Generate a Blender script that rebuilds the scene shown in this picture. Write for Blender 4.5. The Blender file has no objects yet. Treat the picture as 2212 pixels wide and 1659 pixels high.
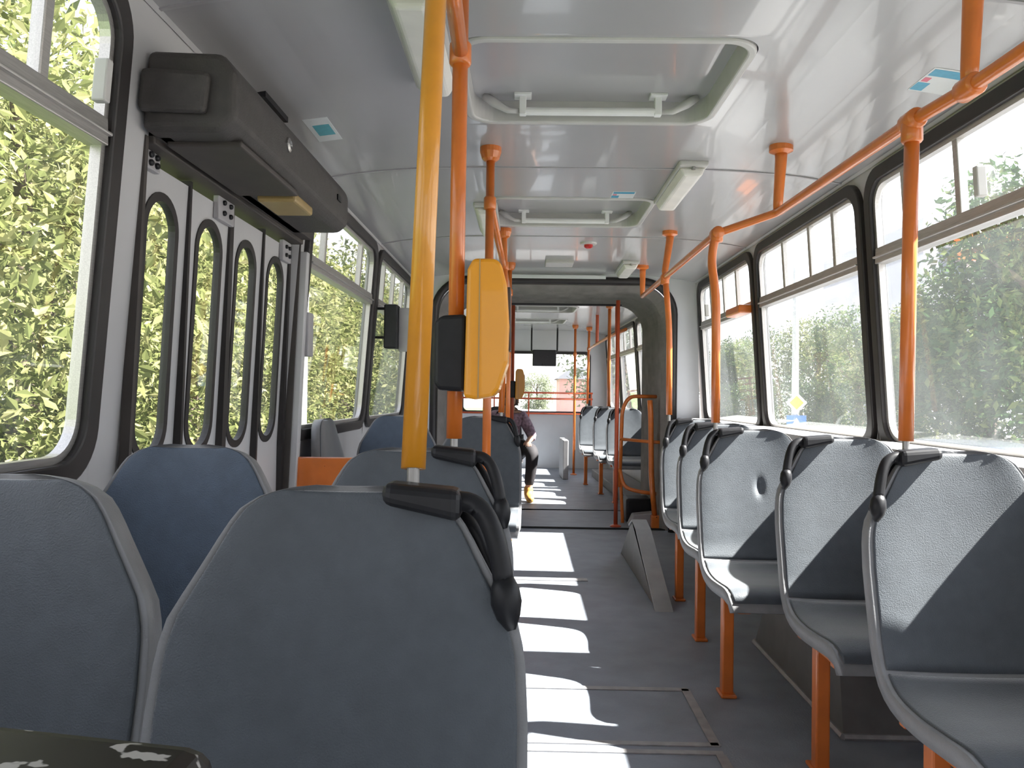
import bpy, bmesh, math, random
from mathutils import Vector, Matrix
R = math.radians
scene = bpy.context.scene
COL = scene.collection
random.seed(7)

# ------------------------------------------------------------------ camera
cam_d = bpy.data.cameras.new('camera')
cam = bpy.data.objects.new('camera', cam_d); COL.objects.link(cam)
cam_d.sensor_width = 36.0; cam_d.lens = 36.0 * 1700.0 / 2212.0
cam_d.clip_start = 0.02; cam_d.clip_end = 500
cam.matrix_world = (Matrix.Translation((0, 0, 1.05)) @ Matrix.Rotation(math.atan(29 / 1700), 4, 'Z')
                    @ Matrix.Rotation(math.pi / 2 + math.atan(25.5 / 1700), 4, 'X') @ Matrix.Rotation(R(0.8), 4, 'Z'))
scene.camera = cam

# ------------------------------------------------------------------ world, sun, exposure
w = bpy.data.worlds.new('hazy_sky'); scene.world = w; w.use_nodes = True
wn = w.node_tree.nodes; wl = w.node_tree.links
bg = wn['Background']
tc = wn.new('ShaderNodeTexCoord'); sp = wn.new('ShaderNodeSeparateXYZ'); cr = wn.new('ShaderNodeValToRGB')
wl.new(tc.outputs['Generated'], sp.inputs[0]); wl.new(sp.outputs['Z'], cr.inputs[0]); wl.new(cr.outputs[0], bg.inputs[0])
cr.color_ramp.elements[0].position = 0.0; cr.color_ramp.elements[0].color = (1.0, 0.97, 0.97, 1)
cr.color_ramp.elements[1].position = 0.6; cr.color_ramp.elements[1].color = (0.80, 0.84, 1.0, 1)
bg.inputs[1].default_value = 3.0
sun_d = bpy.data.lights.new('sun', 'SUN'); sun_d.energy = 44; sun_d.angle = R(0.7); sun_d.color = (1, 0.95, 0.90)
sun = bpy.data.objects.new('sun', sun_d); COL.objects.link(sun)
sun.location = (20, -5, 22)
sun.rotation_euler = Vector((-1.0, 0.04, -1.0)).to_track_quat('-Z', 'Y').to_euler()
scene.view_settings.view_transform = 'Standard'; scene.view_settings.look = 'None'
scene.view_settings.exposure = 0.0; scene.view_settings.gamma = 1.0; scene.view_settings.use_curve_mapping = False
scene.cycles.max_bounces = 10; scene.cycles.diffuse_bounces = 6; scene.cycles.transparent_max_bounces = 20
scene.cycles.caustics_reflective = False; scene.cycles.caustics_refractive = False
scene.cycles.sample_clamp_indirect = 6.0

# ------------------------------------------------------------------ materials
def mat(name, col, rough=0.5, metal=0.0, var=0.06, scale=12.0, bump=0.0, bscale=300.0, spec=0.5, coat=0.0, chips=None, chip_thr=0.62, chip_scale=45.0, sheen=0.0, stretch=None):
    m = bpy.data.materials.new(name); m.use_nodes = True
    n = m.node_tree.nodes; l = m.node_tree.links; p = n['Principled BSDF']
    p.inputs['Roughness'].default_value = rough; p.inputs['Metallic'].default_value = metal
    p.inputs['Specular IOR Level'].default_value = spec; p.inputs['Coat Weight'].default_value = coat
    if sheen:
        p.inputs['Sheen Weight'].default_value = sheen; p.inputs['Sheen Roughness'].default_value = 0.4
    t = n.new('ShaderNodeTexCoord'); co = t.outputs['Object']
    if stretch:
        mp = n.new('ShaderNodeMapping'); mp.inputs['Scale'].default_value = stretch; l.new(co, mp.inputs[0]); co = mp.outputs[0]
    nz = n.new('ShaderNodeTexNoise'); nz.inputs['Scale'].default_value = scale; nz.inputs['Detail'].default_value = 5
    l.new(co, nz.inputs['Vector'])
    r = n.new('ShaderNodeValToRGB'); l.new(nz.outputs[0], r.inputs[0])
    r.color_ramp.elements[0].position = 0.3; r.color_ramp.elements[1].position = 0.7
    r.color_ramp.elements[0].color = [max(0, c * (1 - var)) for c in col] + [1]
    r.color_ramp.elements[1].color = [min(1, c * (1 + var)) for c in col] + [1]
    out = r.outputs[0]
    if chips:
        n2 = n.new('ShaderNodeTexNoise'); n2.inputs['Scale'].default_value = chip_scale; n2.inputs['Detail'].default_value = 3
        l.new(t.outputs['Object'], n2.inputs['Vector'])
        r2 = n.new('ShaderNodeValToRGB'); l.new(n2.outputs[0], r2.inputs[0])
        r2.color_ramp.elements[0].position = chip_thr; r2.color_ramp.elements[1].position = chip_thr + 0.015
        r2.color_ramp.elements[0].color = (0, 0, 0, 1); r2.color_ramp.elements[1].color = (1, 1, 1, 1)
        mx = n.new('ShaderNodeMix'); mx.data_type = 'RGBA'
        l.new(r2.outputs[0], mx.inputs[0]); l.new(out, mx.inputs[6]); mx.inputs[7].default_value = (*chips, 1)
        out = mx.outputs[2]
    l.new(out, p.inputs['Base Color'])
    if bump:
        n3 = n.new('ShaderNodeTexNoise'); n3.inputs['Scale'].default_value = bscale; n3.inputs['Detail'].default_value = 3
        l.new(co, n3.inputs['Vector'])
        b = n.new('ShaderNodeBump'); b.inputs['Strength'].default_value = bump; b.inputs['Distance'].default_value = 0.01
        l.new(n3.outputs[0], b.inputs['Height']); l.new(b.outputs[0], p.inputs['Normal'])
    return m

def glass_mat(name, dust, tint):
    m = bpy.data.materials.new(name); m.use_nodes = True
    n = m.node_tree.nodes; l = m.node_tree.links; n.clear()
    o = n.new('ShaderNodeOutputMaterial'); tr = n.new('ShaderNodeBsdfTransparent'); tr.inputs[0].default_value = (*tint, 1)
    gl = n.new('ShaderNodeBsdfGlossy'); gl.inputs['Roughness'].default_value = 0.02
    # Schlick reflectance for a thin pane (same from both faces)
    ge = n.new('ShaderNodeNewGeometry'); dt = n.new('ShaderNodeVectorMath'); dt.operation = 'DOT_PRODUCT'
    l.new(ge.outputs['Incoming'], dt.inputs[0]); l.new(ge.outputs['Normal'], dt.inputs[1])
    prev = dt.outputs['Value']
    for op, v in (('ABSOLUTE', None), ('SUBTRACT', 1.0), ('POWER', 5.0), ('MULTIPLY_ADD', (0.93, 0.035))):
        q = n.new('ShaderNodeMath'); q.operation = op
        if op == 'SUBTRACT': q.inputs[0].default_value = 1.0; l.new(prev, q.inputs[1])
        else:
            l.new(prev, q.inputs[0])
            if op == 'POWER': q.inputs[1].default_value = v
            if op == 'MULTIPLY_ADD': q.inputs[1].default_value = v[0]; q.inputs[2].default_value = v[1]
        prev = q.outputs[0]
    m1 = n.new('ShaderNodeMixShader'); l.new(prev, m1.inputs[0]); l.new(tr.outputs[0], m1.inputs[1]); l.new(gl.outputs[0], m1.inputs[2])
    tl = n.new('ShaderNodeBsdfTranslucent'); tl.inputs[0].default_value = (0.88, 0.93, 0.95, 1)
    t = n.new('ShaderNodeTexCoord'); nz = n.new('ShaderNodeTexNoise'); nz.inputs['Scale'].default_value = 3.0; nz.inputs['Detail'].default_value = 6
    l.new(t.outputs['Object'], nz.inputs['Vector'])
    mr = n.new('ShaderNodeMapRange'); l.new(nz.outputs[0], mr.inputs[0])
    mr.inputs[1].default_value = 0.3; mr.inputs[2].default_value = 0.75; mr.inputs[3].default_value = dust * 0.6; mr.inputs[4].default_value = dust * 1.4
    m2 = n.new('ShaderNodeMixShader'); l.new(mr.outputs[0], m2.inputs[0]); l.new(m1.outputs[0], m2.inputs[1]); l.new(tl.outputs[0], m2.inputs[2])
    l.new(m2.outputs[0], o.inputs[0])
    return m

def leaf_mat(name, c0, c1, c2, transl=0.4):
    m = bpy.data.materials.new(name); m.use_nodes = True
    n = m.node_tree.nodes; l = m.node_tree.links; n.clear()
    o = n.new('ShaderNodeOutputMaterial'); g = n.new('ShaderNodeNewGeometry'); r = n.new('ShaderNodeValToRGB')
    l.new(g.outputs['Random Per Island'], r.inputs[0])
    r.color_ramp.elements[0].color = (*c0, 1); r.color_ramp.elements[1].color = (*c2, 1)
    e = r.color_ramp.elements.new(0.6); e.color = (*c1, 1)
    d = n.new('ShaderNodeBsdfDiffuse'); t = n.new('ShaderNodeBsdfTranslucent'); mx = n.new('ShaderNodeMixShader'); mx.inputs[0].default_value = transl
    l.new(r.outputs[0], d.inputs[0]); l.new(r.outputs[0], t.inputs[0]); l.new(d.outputs[0], mx.inputs[1]); l.new(t.outputs[0], mx.inputs[2])
    l.new(mx.outputs[0], o.inputs[0])
    return m

M = dict(
    ceil=mat('ceiling_gloss_paint', (0.395, 0.387, 0.392), 0.22, var=0.03, scale=2.5, bump=0.05, bscale=3.0, coat=0.3),
    wall=mat('wall_paint', (0.48, 0.475, 0.48), 0.4, var=0.05, scale=4),
    endwall=mat('end_wall_paint', (0.6, 0.61, 0.63), 0.35, var=0.04, scale=4),
    floor=mat('floor_vinyl', (0.235, 0.255, 0.29), 0.5, var=0.12, scale=7, bump=0.15, bscale=160, spec=0.35),
    strip=mat('floor_strip', (0.33, 0.32, 0.32), 0.4, metal=0.3, var=0.15, scale=25),
    rubber=mat('window_rubber', (0.016, 0.013, 0.013), 0.5, var=0.2, scale=20),
    brown=mat('brown_rubber', (0.05, 0.042, 0.038), 0.6, var=0.15),
    alu=mat('aluminium', (0.5, 0.48, 0.46), 0.38, metal=0.75, var=0.12, scale=18, stretch=(20, 1, 20)),
    glassL=glass_mat('glass_shaded_side', 0.012, (0.97, 0.98, 0.97)),
    glassR=glass_mat('glass_sunny_side', 0.014, (0.95, 0.97, 0.97)),
    orange=mat('orange_paint', (0.62, 0.16, 0.025), 0.32, var=0.1, scale=14, coat=0.3, chips=(0.06, 0.03, 0.02), chip_thr=0.76, chip_scale=30),
    amber=mat('amber_paint', (0.66, 0.27, 0.02), 0.3, var=0.08, scale=14, coat=0.4),
    red=mat('red_orange_paint', (0.5, 0.09, 0.035), 0.35, var=0.1, scale=14),
    shell=mat('seat_shell_grey', (0.20, 0.20, 0.205), 0.45, var=0.1, scale=20, bump=0.1, bscale=250),
    fabric=mat('seat_fabric_slate', (0.060, 0.070, 0.082), 0.5, var=0.10, scale=30, bump=0.2, bscale=420, sheen=0.8),
    fabric_blue=mat('seat_fabric_blue', (0.05, 0.072, 0.105), 0.55, var=0.12, scale=30, bump=0.25, bscale=420, sheen=0.25),
    black=mat('black_plastic', (0.010, 0.010, 0.012), 0.45, var=0.3, scale=30, spec=0.3),
    blackworn=mat('black_paint_worn', (0.010, 0.008, 0.007), 0.4, var=0.4, scale=40, spec=0.35, chips=(0.42, 0.4, 0.38), chip_thr=0.60, chip_scale=58),
    housing=mat('door_housing', (0.05, 0.045, 0.042), 0.6, var=0.15, scale=25, bump=0.2, bscale=200),
    yellow=mat('validator_yellow', (0.72, 0.29, 0.008), 0.38, var=0.04, scale=10, coat=0.2),
    lampw=mat('lamp_diffuser', (0.75, 0.73, 0.68), 0.35, var=0.05),
    lampb=mat('lamp_body', (0.5, 0.49, 0.47), 0.4, var=0.05),
    amberlens=mat('amber_lens', (0.34, 0.24, 0.10), 0.35, var=0.1),
    cardw=mat('card_white', (0.62, 0.64, 0.64), 0.4, var=0.04), teal=mat('card_teal', (0.06, 0.33, 0.40), 0.4, var=0.1, scale=60),
    cardblue=mat('card_blue', (0.05, 0.30, 0.45), 0.4, var=0.08, scale=60), cardred=mat('card_red', (0.6, 0.12, 0.18), 0.4),
    greyp=mat('grey_plate', (0.34, 0.33, 0.34), 0.5, var=0.06), greyd=mat('dark_grey_panel', (0.13, 0.125, 0.12), 0.55, var=0.12),
    wedge=mat('wedge_grey', (0.30, 0.30, 0.30), 0.5, var=0.1, bump=0.1), bellows=mat('bellows_rubber', (0.20, 0.185, 0.175), 0.6, var=0.2, scale=8, bump=0.2, bscale=60),
    steel=mat('steel', (0.35, 0.34, 0.33), 0.35, metal=0.9, var=0.15),
    asphalt=mat('asphalt', (0.16, 0.16, 0.16), 0.9, var=0.2, scale=2), pave=mat('pavement', (0.42, 0.40, 0.37), 0.9, var=0.12, scale=1.5),
    grass=mat('grass_ground', (0.10, 0.16, 0.04), 0.9, var=0.4, scale=3),
    bark=mat('bark', (0.10, 0.075, 0.055), 0.9, var=0.3, scale=8, bump=0.5, bscale=20),
    leafA=leaf_mat('leaves_bright', (0.12, 0.14, 0.05), (0.21, 0.23, 0.09), (0.42, 0.40, 0.20)),
    leafB=leaf_mat('leaves_dark', (0.035, 0.07, 0.03), (0.06, 0.10, 0.04), (0.14, 0.17, 0.06), 0.3),
    leafC=leaf_mat('leaves_olive', (0.06, 0.085, 0.035), (0.12, 0.14, 0.06), (0.26, 0.26, 0.13), 0.35),
    leafD=leaf_mat('leaves_hazed', (0.14, 0.17, 0.11), (0.24, 0.27, 0.18), (0.40, 0.42, 0.30), 0.45),  # far trees: distance haze mixed into the leaf colours
    concrete=mat('concrete', (0.5, 0.5, 0.48), 0.8, var=0.1), bwall=mat('building_wall', (0.36, 0.36, 0.40), 0.8, var=0.06, scale=0.5),
    bwin=mat('building_window', (0.08, 0.10, 0.13), 0.2), awn=mat('awning_orange', (0.7, 0.2, 0.06), 0.7), awnw=mat('awning_cream', (0.7, 0.62, 0.5), 0.7),
    white=mat('white_paint', (0.75, 0.75, 0.74), 0.4, var=0.03), blue=mat('sign_blue', (0.05, 0.16, 0.5), 0.4), signy=mat('sign_yellow', (0.8, 0.5, 0.05), 0.4),
    skin=mat('skin', (0.50, 0.29, 0.20), 0.5, var=0.06), plaid=mat('plaid_shirt', (0.34, 0.24, 0.30), 0.8, var=0.5, scale=40), dark=mat('dark_trousers', (0.02, 0.017, 0.02), 0.8),
    boot=mat('tan_boots', (0.50, 0.26, 0.06), 0.6, var=0.15), hair=mat('brown_hair', (0.05, 0.03, 0.02), 0.6, var=0.3, scale=60),
    screen=mat('screen_black', (0.012, 0.012, 0.016), 0.25), carw=mat('car_white', (0.7, 0.71, 0.72), 0.25, coat=0.6), card=mat('car_dark', (0.05, 0.06, 0.08), 0.25, coat=0.6),
    matte=mat('matte_rubber', (0.03, 0.03, 0.03), 0.95, spec=0.02), brick=mat('reddish_render_hazed', (0.62, 0.36, 0.32), 0.8, var=0.1, scale=1),  # house wall: reddish base lightened, haze is part of the colour
    redlens=mat('red_lens', (0.5, 0.02, 0.02), 0.3),
)

# ------------------------------------------------------------------ object helpers
T = Matrix.Identity(4)          # current frame: the front car, later the trailer
ORG = {}
def obj(name, bm, m, parent=None, smooth=False, bevel=0.0, seg=2):
    me = bpy.data.meshes.new(name)
    if parent is not None:
        bmesh.ops.translate(bm, verts=bm.verts, vec=-ORG.get(parent.name, Vector()))
    bmesh.ops.remove_doubles(bm, verts=bm.verts, dist=1e-5)
    bmesh.ops.recalc_face_normals(bm, faces=bm.faces)
    bm.to_mesh(me); bm.free()
    o = bpy.data.objects.new(name, me); COL.objects.link(o)
    for mm in (m if isinstance(m, (list, tuple)) else [m]): me.materials.append(mm)
    if smooth:
        for p in me.polygons: p.use_smooth = True
    if bevel:
        b = o.modifiers.new('bevel', 'BEVEL'); b.width = bevel; b.segments = seg; b.limit_method = 'ANGLE'
    if parent is not None:
        o.parent = parent; ORG[o.name] = ORG.get(parent.name, Vector())
    else:
        o.matrix_world = T
    return o
def thing(name, label, cat, loc=(0, 0, 0), group=None, rotz=0.0, kind=None):
    o = bpy.data.objects.new(name, None); COL.objects.link(o); o.empty_display_size = 0.05
    o.matrix_world = T @ Matrix.Translation(loc) @ Matrix.Rotation(rotz, 4, 'Z')
    ORG[o.name] = Vector(loc)
    o['label'] = label
    if cat: o['category'] = cat
    if group: o['group'] = group
    if kind: o['kind'] = kind
    return o
def tag(o, label, cat=None, group=None, kind=None):
    o['label'] = label
    if cat: o['category'] = cat
    if group: o['group'] = group
    if kind: o['kind'] = kind
    return o
def struct(name, bm, m, label, smooth=False, bevel=0.0):
    return tag(obj(name, bm, m, smooth=smooth, bevel=bevel), label, kind='structure')
def dup(root, loc, rotz=0.0, label=None, group=None):
    r = root.copy(); COL.objects.link(r)
    r.matrix_world = T @ Matrix.Translation(loc) @ Matrix.Rotation(rotz, 4, 'Z')
    if label: r['label'] = label
    if group: r['group'] = group
    for ch in list(root.children):
        c = ch.copy(); COL.objects.link(c); c.parent = r
        for g in list(ch.children):
            d = g.copy(); COL.objects.link(d); d.parent = c
    return r

# ------------------------------------------------------------------ shape helpers
def NB(): return bmesh.new()
def box(bm, a, b):
    x0, y0, z0 = a; x1, y1, z1 = b
    v = [bm.verts.new(p) for p in ((x0, y0, z0), (x1, y0, z0), (x1, y1, z0), (x0, y1, z0), (x0, y0, z1), (x1, y0, z1), (x1, y1, z1), (x0, y1, z1))]
    for f in ((0, 3, 2, 1), (4, 5, 6, 7), (0, 1, 5, 4), (1, 2, 6, 5), (2, 3, 7, 6), (3, 0, 4, 7)): bm.faces.new([v[i] for i in f])
    return v
def hexa(bm, p):                                        # eight corner points, bottom ring then top ring
    v = [bm.verts.new(q) for q in p]
    for f in ((0, 3, 2, 1), (4, 5, 6, 7), (0, 1, 5, 4), (1, 2, 6, 5), (2, 3, 7, 6), (3, 0, 4, 7)): bm.faces.new([v[i] for i in f])
def B(*ab):
    bm = NB(); box(bm, ab[0], ab[1]); return bm
def fillet(pts, r, n=5):
    pts = [Vector(p) for p in pts]; out = [pts[0]]
    for i in range(1, len(pts) - 1):
        a, b, c = pts[i - 1], pts[i], pts[i + 1]
        d1 = (a - b); d2 = (c - b); rr = min(r, d1.length * .49, d2.length * .49)
        p1 = b + d1.normalized() * rr; p2 = b + d2.normalized() * rr
        for k in range(n + 1):
            t = k / n; out.append(p1 * (1 - t) ** 2 + b * 2 * t * (1 - t) + p2 * t * t)
    out.append(pts[-1]); return out
def tube(bm, pts, r, n=14, radii=None, cap=True, closed=False):
    pts = [Vector(p) for p in pts]; N = len(pts); rings = []
    up = None
    for i in range(N):
        if closed: t = (pts[(i + 1) % N] - pts[i - 1]).normalized()
        else: t = (pts[min(i + 1, N - 1)] - pts[max(i - 1, 0)]).normalized()
        if up is None:
            up = Vector((0, 0, 1)) if abs(t.z) < .9 else Vector((1, 0, 0))
        s = t.cross(up).normalized(); up = s.cross(t).normalized()
        rr = radii[i] if radii else r
        rings.append([bm.verts.new(pts[i] + (s * math.cos(2 * math.pi * k / n) + up * math.sin(2 * math.pi * k / n)) * rr) for k in range(n)])
    M_ = N if closed else N - 1
    for i in range(M_):
        a, b = rings[i], rings[(i + 1) % N]
        for k in range(n): bm.faces.new((a[k], a[(k + 1) % n], b[(k + 1) % n], b[k]))
    if cap and not closed:
        bm.faces.new(rings[0][::-1]); bm.faces.new(rings[-1])
    return bm
def TU(pts, r, **k): return tube(NB(), pts, r, **k)
def lathe(bm, prof, c, axis='Z', n=20):
    c = Vector(c); rings = []
    for (r, h) in prof:
        ring = []
        for k in range(n):
            a = 2 * math.pi * k / n
            p = (r * math.cos(a), r * math.sin(a), h) if axis == 'Z' else ((r * math.cos(a), h, r * math.sin(a)) if axis == 'Y' else (h, r * math.cos(a), r * math.sin(a)))
            ring.append(bm.verts.new(c + Vector(p)))
        rings.append(ring)
    for a, b in zip(rings, rings[1:]):
        for k in range(n): bm.faces.new((a[k], a[(k + 1) % n], b[(k + 1) % n], b[k]))
    bm.faces.new(rings[0][::-1]); bm.faces.new(rings[-1]); return bm
def rrect(u0, u1, v0, v1, r, n=6):
    """rounded rectangle loop; returns (u, v, corner index)"""
    out = []
    for ci, (cx, cy, a0) in enumerate(((u1 - r, v1 - r, 0), (u0 + r, v1 - r, 90), (u0 + r, v0 + r, 180), (u1 - r, v0 + r, 270))):
        for k in range(n + 1):
            a = R(a0 + 90 * k / n); out.append((cx + r * math.cos(a), cy + r * math.sin(a), ci))
    return out
def ring(bm, lo, li, f0, f1):
    """a frame between an outer and an inner loop, front map f0 and back map f1"""
    N = len(lo)
    V = [[bm.verts.new(f(p[0], p[1])) for p in lp] for lp, f in ((lo, f0), (li, f0), (lo, f1), (li, f1))]
    for i in range(N):
        j = (i + 1) % N
        for a, b, c in ((0, 1, 1), (2, 3, -1)):
            q = [V[a][i], V[a][j], V[b][j], V[b][i]]; bm.faces.new(q if c > 0 else q[::-1])
        bm.faces.new((V[0][i], V[2][i], V[2][j], V[0][j])); bm.faces.new((V[1][i], V[1][j], V[3][j], V[3][i]))
    return bm
def holed(bm, u0, u1, v0, v1, hole, f0, f1):
    """rectangle with a rounded hole, with thickness"""
    cs = ((u1, v1), (u0, v1), (u0, v0), (u1, v0))
    for f in (f0, f1):
        C_ = [bm.verts.new(f(*c)) for c in cs]; H = [bm.verts.new(f(p[0], p[1])) for p in hole]
        N = len(hole)
        for i in range(N):
            j = (i + 1) % N; a, b = hole[i][2], hole[j][2]
            if a == b: bm.faces.new((C_[a], H[j], H[i]))
            else: bm.faces.new((C_[a], C_[b], H[j], H[i]))
        if f is f0: H0 = H
    for i in range(N):
        j = (i + 1) % N; bm.faces.new((H0[i], H0[j], H[j], H[i]))
def slab(bm, loop, f0, f1):
    a = [bm.verts.new(f0(p[0], p[1])) for p in loop]; b = [bm.verts.new(f1(p[0], p[1])) for p in loop]
    bm.faces.new(a); bm.faces.new(b[::-1])
    for i in range(len(loop)):
        j = (i + 1) % len(loop); bm.faces.new((a[i], b[i], b[j], a[j]))
    return bm
def prism(bm, poly, axis, a, b):
    """polygon in the plane normal to axis, extruded from a to b"""
    def f(h): return (lambda u, v: Vector((h, u, v)) if axis == 'X' else (Vector((u, h, v)) if axis == 'Y' else Vector((u, v, h))))
    return slab(bm, poly, f(a), f(b))

# ------------------------------------------------------------------ the bus body
XC = 0.216
def half(z): return 1.1375 - 0.07 * (max(z, 0.85) - 1.575)
def side(s, off=0.0):
    return lambda y, z: Vector((XC + s * (half(z) - off), y, z))
def zc(x): return 2.02 - 0.06 * min(1.2, abs((x - XC) / 1.11)) ** 4
CH = 1.125
WZ0, WZ1 = 0.845, 1.935
BAR0, BAR1 = 1.575, 1.635
win_n = [0]

def make_wall(name, s, y0, y1, bays, label, door=None):
    bm = NB(); f0, f1 = side(s), side(s, -0.05)
    def quad(ya, yb, za, zb):
        if yb - ya < 1e-4: return
        for (z_a, z_b) in ((za, .85), (.85, zb)) if za < .85 < zb else ((za, zb),):
            hexa(bm, [f0(ya, z_a), f0(yb, z_a), f1(yb, z_a), f1(ya, z_a), f0(ya, z_b), f0(yb, z_b), f1(yb, z_b), f1(ya, z_b)])
    cur = y0
    for (a, b) in sorted(bays + ([door] if door else [])):
        quad(cur, a, 0, 2.0)
        if door and (a, b) == door: quad(a, b, 1.78, 2.0)
        else:
            quad(a, b, 0, .80); quad(a, b, 1.96, 2.0)
            holed(bm, a, b, .80, 1.96, rrect(a + .012, b - .012, WZ0 + .012, WZ1 - .012, .11), f0, f1)
        cur = b
    quad(cur, y1, 0, 2.0)
    return struct(name, bm, M['wall'], label)

def make_window(s, a, b, label, glass, mulls=(), latch=None, detail=True):
    win_n[0] += 1
    w_ = thing('window_%d' % win_n[0], label, None, (XC + s * half(1.0), (a + b) / 2, WZ0), kind='structure')
    g = 0.004; a += g; b -= g
    obj('rubber_seal', ring(NB(), rrect(a, b, WZ0, WZ1, .12, 8), rrect(a + .052, b - .052, WZ0 + .05, WZ1 - .05, .09, 8), side(s, .022), side(s, -.03)), M['rubber'], w_, bevel=.006)
    obj('inner_frame', ring(NB(), rrect(a + .052, b - .052, WZ0 + .05, WZ1 - .05, .09, 8), rrect(a + .068, b - .068, WZ0 + .066, WZ1 - .066, .075, 8), side(s, .006), side(s, -.018)), M['alu'], w_)
    ia, ib = a + .06, b - .06
    bm = NB()
    hexa(bm, [side(s, .018)(ia, BAR0), side(s, .018)(ib, BAR0), side(s, -.03)(ib, BAR0), side(s, -.03)(ia, BAR0),
              side(s, .012)(ia, BAR1), side(s, .012)(ib, BAR1), side(s, -.03)(ib, BAR1), side(s, -.03)(ia, BAR1)])
    hexa(bm, [side(s, .026)(ia, BAR0 + .02), side(s, .026)(ib, BAR0 + .02), side(s, .012)(ib, BAR0 + .02), side(s, .012)(ia, BAR0 + .02),
              side(s, .026)(ia, BAR0 + .028), side(s, .026)(ib, BAR0 + .028), side(s, .012)(ib, BAR0 + .028), side(s, .012)(ia, BAR0 + .028)])
    obj('transom_bar', bm, M['alu'], w_, bevel=.003)
    obj('lower_pane', slab(NB(), rrect(a + .055, b - .055, WZ0 + .052, BAR0 + .01, .05), side(s, -.010), side(s, -.014)), glass, w_)
    ed = [a + .055] + [a + (b - a) * m for m in mulls] + [b - .055]
    for i in range(len(ed) - 1):
        o_ = -.006 if i % 2 else -.016
        obj('sliding_pane', slab(NB(), rrect(ed[i], ed[i + 1], BAR1 - .01, WZ1 - .052, .02, 3), side(s, o_), side(s, o_ - .004)), glass, w_)
    for m in mulls:
        y = a + (b - a) * m; f0, f1 = side(s, .004), side(s, -.024)
        bm = NB(); z0, z1 = BAR1 - .005, WZ1 - .06
        hexa(bm, [f0(y - .014, z0), f0(y + .014, z0), f1(y + .014, z0), f1(y - .014, z0), f0(y - .014, z1), f0(y + .014, z1), f1(y + .014, z1), f1(y - .014, z1)])
        obj('mullion', bm, M['alu'], w_, bevel=.003)
    if latch:
        y = a + (b - a) * latch; f0, f1 = side(s, .03), side(s, .0); bm = NB(); z0, z1 = BAR1 + .02, BAR1 + .11
        hexa(bm, [f0(y - .012, z0), f0(y + .012, z0), f1(y + .012, z0), f1(y - .012, z0), f0(y - .012, z1), f0(y + .012, z1), f1(y + .012, z1), f1(y - .012, z1)])
        obj('latch', bm, M['lampb'], w_, bevel=.004)
    return w_

def make_ceiling(name, y0, y1, hatches, hx0, hx1, label):
    bm = NB(); xs = [XC - CH + (hx0 - XC + CH) * k / 8 for k in range(9)]; xr = [hx1 + (XC + CH - hx1) * k / 8 for k in range(9)]
    t = .04
    def strip(xa, xb, ya, yb):
        hexa(bm, [(xa, ya, zc(xa)), (xb, ya, zc(xb)), (xb, yb, zc(xb)), (xa, yb, zc(xa)), (xa, ya, zc(xa) + t), (xb, ya, zc(xb) + t), (xb, yb, zc(xb) + t), (xa, yb, zc(xa) + t)])
    for L in (xs, xr):
        for xa, xb in zip(L, L[1:]): strip(xa, xb, y0, y1)
    cur = y0
    for (a, b) in hatches:
        strip(hx0, hx1, cur, a)
        holed(bm, hx0, hx1, a, b, rrect(hx0 + .02, hx1 - .02, a + .02, b - .02, .085, 8), lambda x, y: Vector((x, y, zc(x))), lambda x, y: Vector((x, y, zc(x) + t)))
        cur = b
    strip(hx0, hx1, cur, y1)
    return struct(name, bm, M['ceil'], label)

def make_hatch(x0, x1, y0, y1, label):
    t_ = thing('roof_hatch', label, 'roof hatch', ((x0 + x1) / 2, (y0 + y1) / 2, 2.02), group='roof hatches')
    a = rrect(x0 + .005, x1 - .005, y0 + .005, y1 - .005, .1, 8); b_ = rrect(x0 + .03, x1 - .03, y0 + .03, y1 - .03, .08, 8)
    obj('hatch_frame', ring(NB(), a, b_, lambda u, v: Vector((u, v, 2.012)), lambda u, v: Vector((u, v, 2.10))), M['lampb'], t_, bevel=.006)
    bm = slab(NB(), rrect(x0 + .022, x1 - .022, y0 + .022, y1 - .022, .085, 8), lambda u, v: Vector((u, v, 2.088)), lambda u, v: Vector((u, v, 2.11)))
    obj('hatch_lid', bm, M['ceil'], t_)
    xm = (x0 + x1) / 2; hw = (x1 - x0) / 2; yb = y1 - .085
    obj('grab_bar', TU([(xm - hw * .52, yb, 2.032), (xm + hw * .52, yb, 2.032)], .014), M['white'], t_, smooth=False)
    for s in (-1, 1):
        bm = NB(); x = xm + s * hw * .54
        box(bm, (x - .012, yb - .014, 2.018), (x + .012, yb + .014, 2.085)); box(bm, (x - .03, yb - .03, 2.078), (x + .03, yb + .02, 2.089))
        obj('bar_bracket', bm, M['white'], t_, bevel=.003)
        bm = TU([(x + s * .012, yb, 2.032), (x + s * .05, yb, 2.034), (x + s * .10, yb + .0, 2.062), (x + s * .135, yb, 2.084)], .011, radii=[.008, .010, .016, .013])
        obj('latch_arm', bm, M['lampb'], t_, smooth=True)
    return t_

def make_lamp(x, y0, y1, label, wd=.12):
    z = zc(x); t_ = thing('ceiling_lamp', label, 'ceiling lamp', (x, (y0 + y1) / 2, z), group='ceiling lamps')
    obj('lamp_body', B((x - wd / 2, y0, z - .022), (x + wd / 2, y1, z + .004)), M['lampb'], t_, bevel=.008)
    poly = [(x - wd * .46, z - .02), (x - wd * .30, z - .058), (x + wd * .30, z - .058), (x + wd * .46, z - .02)]
    obj('diffuser', prism(NB(), poly, 'Y', y0 + .025, y1 - .025), M['lampw'], t_, bevel=.012, seg=3)
    bm = NB(); lathe(bm, [(.008, 0), (.008, .01), (.004, .013)], (x, y0 + .014, z - .034))
    obj('screw', bm, M['steel'], t_)
    return t_

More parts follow.
